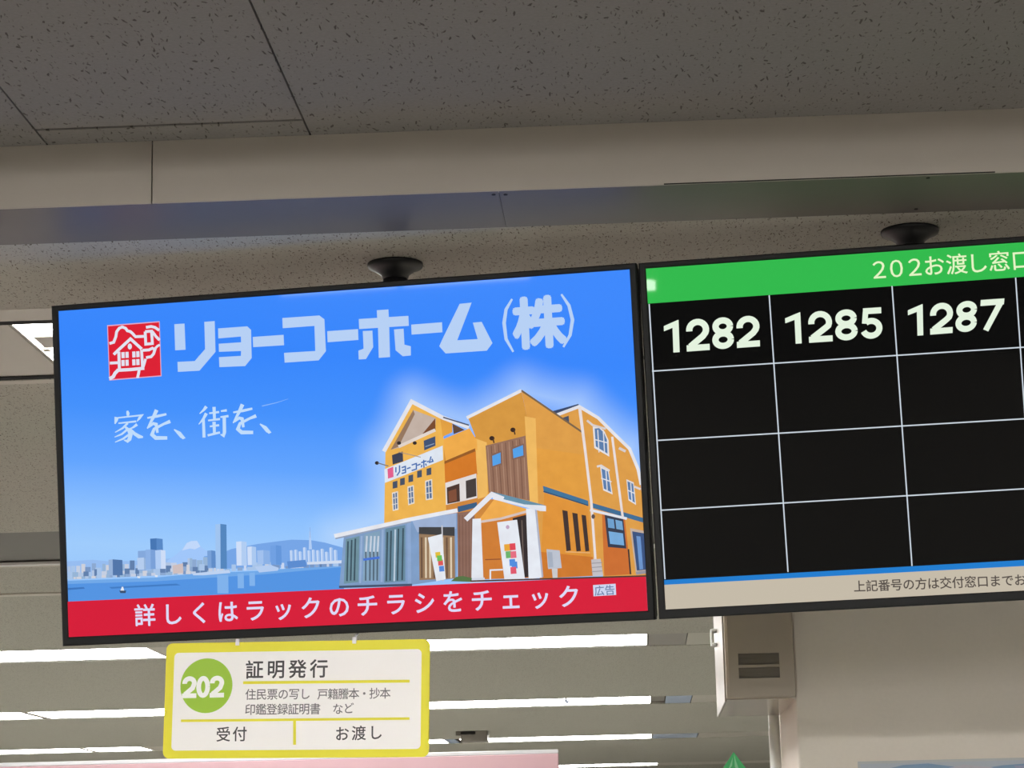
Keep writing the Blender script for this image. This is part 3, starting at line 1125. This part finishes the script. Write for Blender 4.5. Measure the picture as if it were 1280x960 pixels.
for x_, y_, c in ((450, 712, (226, 190, 60)), (460, 742, (226, 90, 90)), (456, 725, (110, 190, 90)), (464, 765, (90, 140, 220))):
    a.poly([(x_ - 10, y_ - 10), (x_ + 9, y_ - 12), (x_ + 11, y_ + 9), (x_ - 8, y_ + 11)], c)
a.stroke([(56, 640), (348, 576), (525, 542)], 15, (232, 234, 242))
a.stroke([(60, 650), (348, 586)], 5, (150, 160, 180))
a.stroke([(74, 834), (352, 826)], 9, (70, 84, 110))
# timber wall beside the porch, timber panel above
a.poly([(524, 552), (590, 543), (590, 800), (526, 812)], (142, 106, 92))
for k in range(5):
    a.stroke([(532 + k * 12, 560), (534 + k * 12, 800)], 2, (112, 80, 70))
a.poly([(632, 296), (784, 258), (800, 505), (644, 474)], (150, 112, 92))
for k in range(11):
    a.stroke([(640 + k * 13.5, 300 - k * 3.2), (652 + k * 13.5, 478 + k * 2.2)], 3, (120, 84, 70) if k % 2 else (176, 138, 116))
for pts in (((652, 328), (693, 316), (694, 370), (654, 380)), ((730, 302), (778, 288), (780, 340), (733, 350))):
    a.poly(pts, (132, 100, 86))
    (ax, ay), (bx2, by), (cx_, cy_), (dx, dy) = pts
    a.poly([(ax + 5, ay + 7), (bx2 - 4, by + 6), (cx_ - 4, cy_ - 7), (dx + 5, dy - 6)], (84, 160, 230))
for x_, y_ in ((656, 268), (736, 236)):
    a.ellipse(x_, y_, 10, 9, (58, 40, 34), 10)
    a.stroke([(x_ + 4, y_), (x_ + 8, y_ + 18)], 5, (70, 50, 40))
# porch
a.poly([(612, 580), (790, 545), (800, 800), (622, 805)], (208, 126, 54))
a.poly([(735, 572), (792, 558), (802, 795), (760, 800)], (54, 46, 48))
a.stroke([(770, 580), (778, 790)], 4, (110, 96, 90))
a.poly([(605, 580), (665, 500), (800, 540), (790, 552), (680, 578), (622, 590)], (240, 172, 80))
a.stroke([(612, 586), (690, 574), (795, 545)], 9, (214, 196, 190))
a.stroke([(630, 730), (690, 728)], 4, (150, 84, 50))
a.stroke([(650, 812), (650, 770), (698, 768)], 6, (226, 230, 238))
a.poly([(676, 588), (752, 578), (782, 805), (704, 808)], (230, 234, 246))
for x_, y_, c in ((714, 685, (236, 170, 60)), (735, 682, (226, 76, 90)), (720, 712, (110, 180, 110)), (738, 712, (230, 110, 130)), (734, 742, (80, 140, 220)), (742, 752, (80, 140, 220)), (738, 772, (226, 90, 110))):
    a.poly([(x_ - 12, y_ - 13), (x_ + 10, y_ - 15), (x_ + 12, y_ + 11), (x_ - 10, y_ + 13)], c)
a.ellipse(716, 606, 7, 8, (190, 160, 190), 10)
a.poly([(582, 575), (614, 573), (624, 808), (578, 812)], (230, 234, 246))
a.poly([(575, 800), (628, 798), (630, 815), (572, 818)], (214, 220, 234))
a.poly([(786, 535), (820, 536), (848, 798), (796, 804)], (230, 234, 246))
a.poly([(820, 540), (828, 545), (852, 795), (846, 800)], (176, 180, 198))
a.poly([(655, 476), (862, 526), (862, 546), (840, 545), (660, 500)], (226, 230, 240))
a.poly([(660, 472), (770, 500), (862, 524), (780, 520), (668, 492)], (104, 146, 170))
a.stroke([(556, 578), (656, 482), (700, 500)], 19, (230, 232, 242))
# blue bands
a.poly([(850, 449), (1022, 506), (1024, 526), (854, 474)], (64, 116, 156))
a.poly([(1030, 512), (1234, 572), (1236, 590), (1033, 531)], (64, 110, 150))
a.stroke([(852, 470), (1022, 524)], 4, (44, 76, 104))
for pts in (((924, 541), (944, 545), (957, 695), (940, 698)), ((962, 551), (982, 555), (995, 697), (978, 699)), ((997, 559), (1014, 562), (1027, 697), (1012, 699))):
    a.poly(pts, (66, 52, 50))
a.stroke([(936, 700), (1030, 704)], 4, (232, 180, 120))
# right wing: windows, bay, pipes
a.poly([(1075, 550), (1162, 572), (1186, 786), (1084, 792)], (204, 112, 52))
a.poly([(1085, 558), (1156, 572), (1168, 688), (1098, 682)], (56, 62, 80))
a.poly([(1096, 572), (1120, 577), (1124, 612), (1099, 608)], (110, 160, 206))
a.poly([(1126, 578), (1152, 584), (1156, 618), (1130, 613)], (118, 168, 212))
a.poly([(1100, 622), (1155, 630), (1160, 676), (1106, 670)], (120, 172, 220))
a.stroke([(1030, 541), (1170, 574)], 10, (226, 228, 236))
a.stroke([(1176, 690), (1184, 786)], 6, (60, 50, 50))
a.poly([(1182, 610), (1234, 620), (1244, 772), (1204, 782)], (196, 176, 160))
a.poly([(1190, 622), (1236, 630), (1244, 768), (1208, 772)], (60, 84, 128))
a.poly([(1206, 640), (1222, 642), (1232, 766), (1218, 768)], (110, 150, 206))
a.stroke([(1205, 782), (1248, 776)], 12, (150, 150, 160))
for pts, mun in ((((1040, 224), (1062, 222), (1085, 242), (1100, 275), (1103, 338), (1046, 305)), 3), (((1068, 374), (1100, 388), (1116, 482), (1080, 466)), 2), (((1168, 424), (1196, 436), (1205, 522), (1176, 504)), 2)):
    a.poly(pts, (228, 226, 228))
    cx_ = sum(p[0] for p in pts) / len(pts); cy_ = sum(p[1] for p in pts) / len(pts)
    a.poly([(cx_ + (x_ - cx_) * .78, cy_ + (y_ - cy_) * .84) for x_, y_ in pts], (92, 126, 172))
    x0, x1 = min(p[0] for p in pts), max(p[0] for p in pts)
    y0, y1 = min(p[1] for p in pts), max(p[1] for p in pts)
    for q in range(1, mun):
        xx = x0 + (x1 - x0) * q / mun
        a.stroke([(xx - 2, y0 + 14), (xx + 3, y1 - 16)], 4, (224, 224, 230))
    a.stroke([(x0 + 4, (y0 + y1) / 2 - 8), (x1 - 4, (y0 + y1) / 2 + 6)], 4, (224, 224, 230))
a.stroke([(1018, 200), (1040, 218), (1090, 232)], 8, (216, 208, 206))
a.stroke([(1056, 376), (1072, 372), (1104, 392)], 8, (222, 216, 214))
a.stroke([(1140, 305), (1165, 318)], 10, (214, 206, 206))
a.stroke([(1198, 452), (1222, 462)], 8, (220, 214, 214))
a.stroke([(990, 150), (1012, 320), (1034, 505), (1050, 728)], 10, (232, 222, 220), widths=[12, 10, 10, 9])
a.stroke([(1114, 262), (1134, 415), (1154, 566)], 9, (232, 222, 220))
a.ellipse(1042, 566, 7, 9, (90, 80, 84), 10)
# things standing along the wall
a.poly([(864, 690), (914, 695), (922, 762), (870, 766)], (188, 194, 206))
a.poly([(868, 700), (886, 702), (890, 758), (872, 760)], (166, 176, 192))
a.poly([(884, 764), (906, 764), (906, 802), (888, 802)], (206, 206, 208))
a.poly([(1034, 730), (1070, 727), (1080, 790), (1040, 794)], (196, 192, 196))
for q in (744, 760, 776):
    a.stroke([(1036, q), (1076, q - 3)], 3, (150, 148, 154))
a.poly([(500, 812), (520, 796), (545, 792), (580, 800), (578, 815)], (86, 116, 70))
a.stroke([(575, 812), (1245, 792)], 6, (84, 60, 54))
a.build('house_picture', adv_screen)

# ---- advert: red strip, wording
a = Art(S1, first=.0032, step=.00001)
l0, l1 = S1.uv(85.2, 752), S1.uv(809.5, 719)
sl = (l1[1] - l0[1]) / (l1[0] - l0[0])
za, zb2 = l0[1] + sl * (-W / 2 - l0[0]), l0[1] + sl * (W / 2 - l0[0])
a.uvpoly([(-W / 2, -H / 2), (W / 2, -H / 2), (W / 2, zb2), (-W / 2, za)], (214, 29, 57))
a.build('red_strip', adv_screen)
a = Art(S1, first=.0034, step=.00001)
a.text('詳しくはラックのチラシをチェック', (181.9, 768.8), (711.7, 745.3), 27.5, (222, 216, 246), .016)
a.build('strip_lettering', adv_screen)
a = Art(S1, first=.0034, step=.00005)
a.poly([(741.6, 731.3), (769.8, 729.6), (770.6, 743.6), (742.3, 745.3)], (206, 214, 240))
a.text('広告', (749.6, 738.3), (762.6, 737.4), 13, (96, 118, 160), .008)
a.build('advert_tag', adv_screen)

a = Art(S1, first=.0030, step=.00001, org=(120, 360, 3.7647))
PALE = (182, 208, 245)
a.poly([(371, 171), (419, 168), (424, 291), (375, 294)], PALE)
a.org = (0, 0, 2)
a.poly([(512, 805), (538, 803), (540, 880), (500, 927), (446, 930), (445, 905), (488, 903), (514, 873)], PALE)
a.org = (120, 360, 3.7647)
a.poly([(577, 191), (714, 181), (732, 198), (735, 330), (704, 368), (583, 373), (581, 326), (684, 320), (685, 297), (581, 301), (580, 263), (685, 256), (684, 229), (578, 238)], PALE)
a.poly([(740, 231), (885, 221), (887, 270), (742, 279)], PALE)
a.poly([(879, 142), (1053, 130), (1077, 148), (1084, 298), (1050, 341), (890, 352), (887, 306), (1034, 297), (1030, 179), (881, 190)], PALE)
a.poly([(1090, 204), (1235, 194), (1237, 245), (1092, 256)], PALE)
a.org = (0, 0, 2)
a.poly([(898, 798), (944, 795), (943, 776), (972, 774), (973, 793), (1022, 790), (1023, 815), (974, 818), (976, 893), (948, 895), (946, 820), (899, 823)], PALE)
a.poly([(908, 828), (932, 827), (934, 868), (916, 898), (898, 899), (897, 877), (910, 872)], PALE)
a.poly([(986, 824), (1010, 822), (1012, 862), (1028, 866), (1028, 889), (1008, 891), (990, 876)], PALE)
a.poly([(1029, 812), (1106, 806), (1107, 831), (1030, 837)], PALE)
a.poly([(1150, 760), (1180, 757), (1144, 851), (1195, 848), (1183, 807), (1205, 805), (1232, 858), (1218, 877), (1115, 884), (1099, 866), (1108, 846)], PALE)
a.org = (0, 0, 1)
a.stroke([(640.5, 374), (633, 387), (630.5, 404), (633, 424), (642, 440)], 3, PALE, widths=[2.5, 4, 4.5, 4, 2.5])
a.stroke([(702, 368), (711.5, 382), (716, 400), (713, 419), (704.5, 434)], 3, PALE, widths=[2.5, 4, 4.5, 4, 2.5])
a.text('株', (673.8, 403), (674, 403), 66, PALE, .04)
a.build('company_lettering', adv_screen)

# ---- advert: red emblem with the drawn house
a = Art(S1, first=.0030, step=.00001, org=(120, 360, 3.7647))
a.poly([(55, 176), (302, 157), (311, 416), (65, 436)], (226, 170, 196))
a.poly([(59, 181), (299, 162), (307, 412), (68, 431)], (220, 32, 52))
LN = (226, 226, 240)
for pts, wd_ in (([(66, 262), (86, 256), (96, 230), (100, 206), (112, 190), (126, 184), (142, 190), (150, 202), (165, 206), (178, 218), (186, 228)], 13),
                 ([(86, 314), (104, 296), (165, 240), (218, 288)], 14),
                 ([(110, 300), (113, 388)], 14), ([(217, 292), (222, 380)], 13), ([(68, 354), (112, 352)], 13),
                 ([(100, 388), (170, 384), (230, 378)], 15), ([(206, 384), (203, 402), (198, 424)], 13),
                 ([(66, 428), (84, 418), (92, 402), (106, 388)], 16),
                 ([(184, 230), (234, 228)], 13), ([(234, 206), (264, 204), (268, 262), (237, 265), (234, 206)], 13),
                 ([(238, 186), (262, 182), (280, 186), (300, 200)], 13), ([(268, 206), (284, 228), (302, 246)], 13),
                 ([(222, 294), (252, 292), (268, 284), (280, 290), (274, 310), (262, 324), (238, 328)], 13),
                 ([(280, 286), (292, 274), (303, 268)], 11), ([(236, 334), (230, 356), (222, 380)], 12)):
    a.stroke(pts, wd_, LN)
for x_ in (120, 139, 171, 190):
    for y_ in (303, 340):
        dy = -.06 * (x_ - 120)
        a.poly([(x_ + 2, y_ + dy), (x_ + 17, y_ + dy - 1), (x_ + 18, y_ + 27 + dy), (x_ + 3, y_ + 28 + dy)], LN)
a.ellipse(162, 276, 10, 14, LN, 14)
a.build('company_emblem', adv_screen)

# ---- advert: slogan in brush-like serif characters
a = Art(S1, first=.0030, step=.00001, org=(120, 360, 3.7647))
SL = (192, 220, 251)


def brush(dx, dy, *strokes):
    for st in strokes:
        a.stroke([(p[0] + dx, p[1] + dy) for p in st], 1, SL, widths=[p[2] * 1.3 for p in st])


brush(0, 0, [(150, 578, 7), (153, 590, 12), (153, 602, 8)], [(100, 608, 16), (97, 624, 12), (92, 640, 4)], [(100, 612, 5), (208, 600, 6), (216, 600, 12), (206, 614, 9), (196, 628, 3)],
      [(108, 637, 5), (192, 628, 7)], [(152, 636, 8), (128, 660, 7), (92, 680, 3)], [(136, 650, 6), (156, 668, 12), (166, 690, 14), (160, 712, 14), (150, 722, 10), (134, 716, 3)],
      [(148, 668, 8), (124, 688, 7), (90, 702, 3)], [(158, 690, 8), (130, 710, 7), (92, 726, 3)], [(196, 642, 11), (178, 656, 7), (160, 664, 3)], [(160, 660, 6), (184, 686, 12), (206, 700, 14), (224, 702, 6)])
for dx, dy in ((0, 0), (404, -26)):
    brush(dx, dy, [(244, 612, 6), (290, 604, 10), (334, 594, 8)], [(288, 574, 14), (274, 606, 12), (244, 662, 5)], [(250, 656, 6), (272, 638, 10), (286, 642, 12), (292, 682, 9)],
          [(352, 628, 13), (322, 640, 9), (276, 664, 10), (266, 690, 13), (284, 706, 14), (338, 706, 12)])
    brush(dx, dy, [(370, 666, 4), (394, 684, 14), (412, 706, 14), (408, 710, 6)])
brush(0, 0, [(522, 558, 12), (510, 574, 9), (490, 592, 3)], [(522, 590, 12), (508, 616, 9), (486, 642, 3)], [(508, 618, 10), (511, 704, 11)],
      [(535, 590, 6), (582, 584, 8)], [(558, 560, 12), (560, 620, 10)], [(530, 624, 6), (586, 617, 8)], [(538, 652, 6), (582, 646, 8)], [(558, 630, 12), (560, 688, 10)], [(528, 694, 8), (586, 680, 8)],
      [(590, 580, 6), (618, 576, 9)], [(588, 608, 6), (626, 603, 9)], [(606, 608, 12), (607, 680, 12), (602, 696, 10), (588, 690, 3)])
a.build('slogan_lettering', adv_screen)

# ---- queue screen
a = Art(S2, first=.0003, step=.00002)


def ext(p, q, x0=None, x1=W / 2):
    """a screen line through two photographed points, from x0 to x1 on the screen"""
    A, B = S2.uv(*p), S2.uv(*q)
    s_ = (B[1] - A[1]) / (B[0] - A[0])
    x0 = -W / 2 if x0 is None else x0
    return (x0, A[1] + s_ * (x0 - A[0])), (x1, A[1] + s_ * (x1 - A[0]))


g0, g1 = ext((811, 379.5), (1280, 346))
a.uvpoly([g0, g1, (W / 2, H / 2), (-W / 2, H / 2)], (50, 185, 77))
a.build('title_bar', que_screen)
a = Art(S2, first=.0005, step=.00002)
TC = (226, 244, 196)
for ch, px, py in (('２', 1099, 337), ('０', 1120.5, 335.3), ('２', 1143.5, 333.7)):
    a.text(ch, (px, py), (px, py), 29, TC, .006)
for ch, px, py in (('お', 1167.4, 332), ('渡', 1195.8, 330), ('し', 1221.8, 328.6), ('窓', 1249, 326.5), ('口', 1277, 324.8)):
    a.text(ch, (px, py), (px, py), 28, TC, .008)
a.build('title_lettering', que_screen)
GL = (206, 216, 226)
a = Art(S2, first=.0003, step=.00002)
th = .0011


def hline(p, q):
    A, B = ext(p, q, x0=S2.uv(*p)[0])
    a.uvpoly([(A[0], A[1] - th), (B[0], B[1] - th), (B[0], B[1] + th), (A[0], A[1] + th)], GL)


hline((815, 464), (1280, 434)); hline((822.5, 550.5), (1280, 523.5)); hline((826.5, 637.8), (1280, 611))
vl = []
for p, q in (((811.5, 380), (831.3, 724)), ((961.5, 369), (985, 715)), ((1115, 357.5), (1140, 707.5)), ((1269.5, 347), (1293, 699))):
    A, B = S2.uv(*p), S2.uv(*q)
    vl.append(A[0])
    a.uvpoly([(A[0] - th, A[1]), (B[0] - th, B[1]), (B[0] + th, B[1]), (A[0] + th, A[1])], GL)
a.build('table_lines', que_screen)
NC = (228, 242, 222)
for s_, cor in (('1282', ((829.5, 401), (949, 394), (831, 441.5), (950, 433))),
                ('1285', ((981, 391.5), (1102.5, 384), (983, 430.5), (1103.5, 422.5))),
                ('1287', ((1134.5, 381.5), (1255.5, 373), (1136, 420.5), (1252, 411.5)))):
    a = Art(S2, first=.0005, step=.000012)
    a.digits(s_, 0, 0, 0, 0, NC, weight=.195, gap=.085, corner=cor)
    a.build('queue_number', que_screen)
a = Art(S2, first=.0003, step=.00002)
c0, c1 = ext((831.5, 725), (1280, 700))
d0, d1 = ext((832, 731), (1280, 707.5))
a.uvpoly([(-W / 2, -H / 2), (W / 2, -H / 2), d1, d0], (196, 186, 168))
a.uvpoly([d0, d1, c1, c0], (28, 124, 206))
a.build('footer_bar', que_screen)
a = Art(S2, first=.0005, step=.00002)
a.text('上記番号の方は交付窓口までお', (1074.5, 732.7), (1275, 724.8), 15.5, (80, 72, 68), .012)
a.build('footer_lettering', que_screen)

# ------------------------------------------------------------------ ceiling mounts of the displays
m_mount = paint('mount_black', (28, 27, 27), 0.38, noise=0.02)


def mount(px, py, o, q, label):
    p = on_z(px, py, ZC)
    e = empty('ceiling_mount', Matrix.Translation((p.x, p.y, 0)))
    tag(e, label, 'display mount', 'ceiling mounts of the displays')
    b = bmesh.new()
    lathe(b, [(.024, ZC - .030), (.0265, ZC - .022), (.040, ZC - .012), (.0515, ZC - .0075), (.0532, ZC - .0035), (.0528, ZC)], seg=56)
    obj('flange', b, m_mount, e)
    b = bmesh.new()
    lathe(b, [(.0235, ZC - .36), (.0235, ZC - .031)], seg=36)
    obj('pole', b, m_mount, e)
    # bracket plate against the back of the display, on an arm from the pole foot
    z_foot = ZC - .34
    loc = q.transposed() @ (Vector((p.x, p.y, z_foot)) - o)
    b = bmesh.new()
    t = bmesh.new()
    box(t, loc.x - .1, loc.x + .1, .0625, .0675, loc.z - .1, loc.z + .1, .001)
    box(t, loc.x - .03, loc.x + .03, .0676, max(loc.y - .01, .075), loc.z - .03, loc.z + .03, .002)
    mw = Matrix.Translation(o) @ q.to_4x4()
    for v in t.verts:
        v.co = mw @ v.co - Vector((p.x, p.y, 0))
    merge(b, t)
    obj('bracket', b, m_mount, e)


mount(494, 330, O1, Q1, 'black round ceiling flange and pole holding the advert screen')
mount(1137, 288, O2, Q2, 'black round ceiling flange and pole holding the queue number screen')

# ------------------------------------------------------------------ the yellow and white counter sign hung under the advert display
Qs = Matrix(((0.989928, 0.139369, 0.024876), (-0.139479, 0.990221, 0.002724), (-0.024253, -0.006167, 0.999687)))
Os = Vector((-0.616274, 4.195, 0.320416 + CZ))
SW, SH = .496649, .209502
SS = Surface(Os, Qs)
m_print = lambda c: paint('sign_%d_%d_%d' % c, c, 0.5, noise=0.0)
YEL = (228, 218, 44)
e = empty('hanging_sign', Matrix.Translation(Os) @ Qs.to_4x4())
tag(e, 'yellow edged white counter sign numbered 202, hanging under the advert screen', 'sign')
b = bmesh.new()
plate(b, round_rect(-SW / 2, SW / 2, -SH / 2, SH / 2, .012), .0002, .0035)
board = obj('board', b, m_print(YEL), e)
a = Art(SS, first=.0001, step=.00004, mat=m_print)
in_tl, in_br = SS.uv(217.7, 815.3), SS.uv(526.4, 936.5)
in_bl, in_tr = SS.uv(214.6, 938), SS.uv(526.4, 812.3)
x0, x1 = (in_tl[0] + in_bl[0]) / 2, (in_br[0] + in_tr[0]) / 2
z0, z1 = (in_br[1] + in_bl[1]) / 2, (in_tl[1] + in_tr[1]) / 2
a.uvpoly(round_rect(x0, x1, z0, z1, .008), (244, 240, 236))
a.build('white_panel', e)
a = Art(SS, first=.0003, step=.00004, mat=m_print)
a.stroke([(304, 853.4), (512, 851.4)], 3.6, YEL)
a.stroke([(226.3, 901), (512, 898.2)], 3.2, YEL)
a.stroke([(368.3, 900), (368.3, 931)], 3.6, YEL)
a.build('rule_lines', e)
a = Art(SS, first=.0003, step=.00004, mat=m_print)
cc = SS.uv(258, 857.1)
rr = abs(SS.uv(290.6, 857.1)[0] - cc[0])
a.uvpoly([(cc[0] + rr * math.cos(2 * math.pi * k / 48), cc[1] + rr * math.sin(2 * math.pi * k / 48)) for k in range(48)], (150, 190, 42))
num = a.build('number_disc', e)
a = Art(SS, first=.0004, step=.00002, mat=m_print)
a.digits('202', 0, 0, 0, 0, (246, 246, 240), weight=.215, gap=-.01, corner=((228.3, 845.5), (280.5, 844.5), (227.5, 872.8), (280, 871.8)))
a.build('number', num)
INK, INK2 = (64, 60, 60), (108, 104, 104)
a = Art(SS, first=.0003, step=.00004, mat=m_print)
a.text('証明発行', (318.2, 836.9), (398.8, 835.6), 23, INK, .018)
a.build('heading_lettering', e)
a = Art(SS, first=.0003, step=.00004, mat=m_print)
a.text('住民票の写し', (313.4, 868), (381.4, 867.3), 14, INK2, .008)
a.text('戸籍謄本・抄本', (403.5, 867.6), (481.5, 866.4), 14, INK2, .008)
a.text('印鑑登録証明書', (312.9, 886.8), (394, 886.0), 14, INK2, .008)
a.text('など', (422.4, 886), (435.8, 885.2), 14, INK2, .008)
a.build('detail_lettering', e)
a = Art(SS, first=.0003, step=.00004, mat=m_print)
a.text('受付', (279.2, 917.8), (299.8, 917.4), 18.5, INK, .012)
a.text('お渡し', (427.6, 917), (469.5, 915.4), 18.5, INK, .012)
a.build('window_lettering', e)
# two white clips gripping the top edge and reaching up to the display's lower edge
m_clip = paint('clip_white', (238, 236, 238), 0.35, noise=0.0)
Mi = (Matrix.Translation(Os) @ Qs.to_4x4()).inverted()
for px, py in ((297, 802), (443, 799)):
    u, v = SS.uv(px, py)
    b = bmesh.new()
    box(b, u - .0038, u + .0038, -.0015, 0.0, SH / 2 - .006, SH / 2 + .006, .0005)
    box(b, u - .0038, u + .0038, .0037, .0052, SH / 2 - .006, SH / 2 + .006, .0005)
    box(b, u - .0038, u + .0038, -.0015, .0052, SH / 2 + .0005, SH / 2 + .006, .0005)
    # thin hanger strap rising to the display
    mw = Mi @ Matrix.Translation(O1) @ Q1.to_4x4()
    frac = (px - 81) / 740
    top = mw @ Vector((-W / 2 + frac * W, .012, -H / 2 - BB))
    t = bmesh.new()
    box(t, -.0026, .0026, -.0006, .0006, 0, 1)
    base = Vector((u, .002, SH / 2 + .005))
    for vv in t.verts:
        vv.co = Vector((vv.co.x, vv.co.y, 0)) + base.lerp(Vector((u, top.y, top.z - .0004)), vv.co.z)
    merge(b, t)
    obj('clip', b, m_clip, e)

# ------------------------------------------------------------------ things low in the view
# pink partition screen with a clear top edge
YS = 5.7
pr = on_y(698, 947, YS); pl_ = on_y(0, 956, YS)
zt = (pr.z + on_y(0, 953.5, YS).z) / 2
xl_, xr_ = -2.3, pr.x
m_pink = paint('pink_panel', (210, 172, 179), 0.5, noise=0.03, scale=8)
m_rail = paint('acrylic_rail', (214, 218, 220), 0.2, spec=0.8, noise=0.05, scale=40)
e = empty('partition_screen', Matrix.Translation(((xl_ + xr_) / 2, YS, 0)))
tag(e, 'pink partition screen with a clear top rail, standing below the yellow sign', 'partition')
hx = (xr_ - xl_) / 2
b = bmesh.new(); box(b, -hx, hx, .0, .03, .06, zt, .002); obj('panel', b, m_pink, e)
b = bmesh.new(); box(b, -hx, hx, .008, .018, zt + .0005, zt + .0105, .002); obj('top_rail', b, m_rail, e)
for s_ in (-hx + .1, 0, hx - .1):
    b = bmesh.new(); box(b, s_ - .03, s_ + .03, -.2, .23, 0, .02, .004); box(b, s_ - .02, s_ + .02, .002, .028, .02, .0598)
    obj('foot', b, m_grey, e)

# green diamond signboard on a stand, only its tip reaching into view
YD = 14.0
tip = on_y(917, 940, YD)
lf, rt = on_y(903, 960, YD), on_y(931, 960, YD)
k_ = (tip.z - lf.z) / ((rt.x - lf.x) / 2)
half = .2
e = empty('diamond_sign', Matrix.Translation((tip.x, YD, 0)))
tag(e, 'green diamond shaped sign on a post, its tip rising left of the pillar', 'sign')
hz = half * k_
m_green = paint('green_sheet', (70, 190, 112), 0.4, noise=0.03)
m_lgreen = paint('light_green_sheet', (150, 222, 170), 0.4, noise=0.03)
b = bmesh.new()
plate(b, [(0, tip.z), (half, tip.z - hz), (0, tip.z - 2 * hz), (-half, tip.z - hz)], -.004, .004)
pl2 = obj('plate', b, m_green, e)
b = bmesh.new()
plate(b, [(.002, tip.z - .012), (.012, tip.z - .055), (.03, tip.z - .11), (.004, tip.z - .09)], -.0052, -.0042)
plate(b, [(-.006, tip.z - .03), (-.012, tip.z - .08), (-.06, tip.z - .14), (-.03, tip.z - .09)], -.0052, -.0042)
obj('stripe', b, m_lgreen, pl2)
b = bmesh.new(); lathe(b, [(.015, .02), (.015, tip.z - hz)], 0, .0205, 20); obj('post', b, m_grey, e)
b = bmesh.new(); lathe(b, [(.18, 0), (.18, .012), (.03, .02)], 0, .0205, 36); obj('base', b, m_grey, e)

# sensor box on the far ceiling
ps0, ps1 = on_z(572, 914, ZC), on_z(609, 913, ZC)
e = empty('sensor_box', Matrix.Translation(((ps0.x + ps1.x) / 2, ps0.y, ZC)))
tag(e, 'small grey box with a dark slot on the far ceiling, right of the yellow sign', 'ceiling box')
hw_ = (ps1.x - ps0.x) / 2
hh_ = 13.0 / F * ps0.y
b = bmesh.new(); box(b, -hw_ * .8, hw_, 0, .2, -hh_, -.001, .006); obj('body', b, m_grey, e)
b = bmesh.new(); box(b, -hw_ * .8, hw_ * .2, -.004, -.0002, -hh_ * .32, -hh_ * .06); obj('slot', b, m_dark, e)
b = bmesh.new(); box(b, -hw_ * 1.15, -hw_ * .8 - .0005, .02, .15, -hh_ * .4, -.001, .004); obj('arm', b, m_grey, e)

# two small blue hooks under the middle row of lights
m_hook = paint('hook_blue', (70, 92, 150), 0.4, noise=0.0)
for px, py, sz, lab in ((707.5, 874.5, .016, 'larger dark blue hook hanging on the middle strip light right of the yellow sign'),
                        (730, 874, .010, 'smaller dark blue hook on the same strip light, right of the larger hook')):
    p = on_y(px, py, rows[4][0] + .02)
    z_top = ZC
    b = bmesh.new()
    n = 10
    pts = [Vector((0, 0, 0)), Vector((0, 0, -sz * .8))] + [Vector((sz * .5 * (1 - math.cos(math.pi * i / n)), 0, -sz * .8 - sz * .6 * math.sin(math.pi * i / n))) for i in range(1, n + 1)]
    for A, B in zip(pts, pts[1:]):
        d = B - A
        t = bmesh.new()
        bmesh.ops.create_cone(t, cap_ends=True, segments=8, radius1=sz * .38, radius2=sz * .38, depth=d.length + sz * .2)
        mt = d.to_track_quat('Z', 'Y').to_matrix().to_4x4()
        mt.translation = (A + B) / 2
        bmesh.ops.transform(t, matrix=mt, verts=t.verts)
        merge(b, t)
    h = obj('hook', b, m_hook)
    h.location = (p.x, rows[4][0] - .012, z_top - .001)
    tag(h, lab, 'hook')
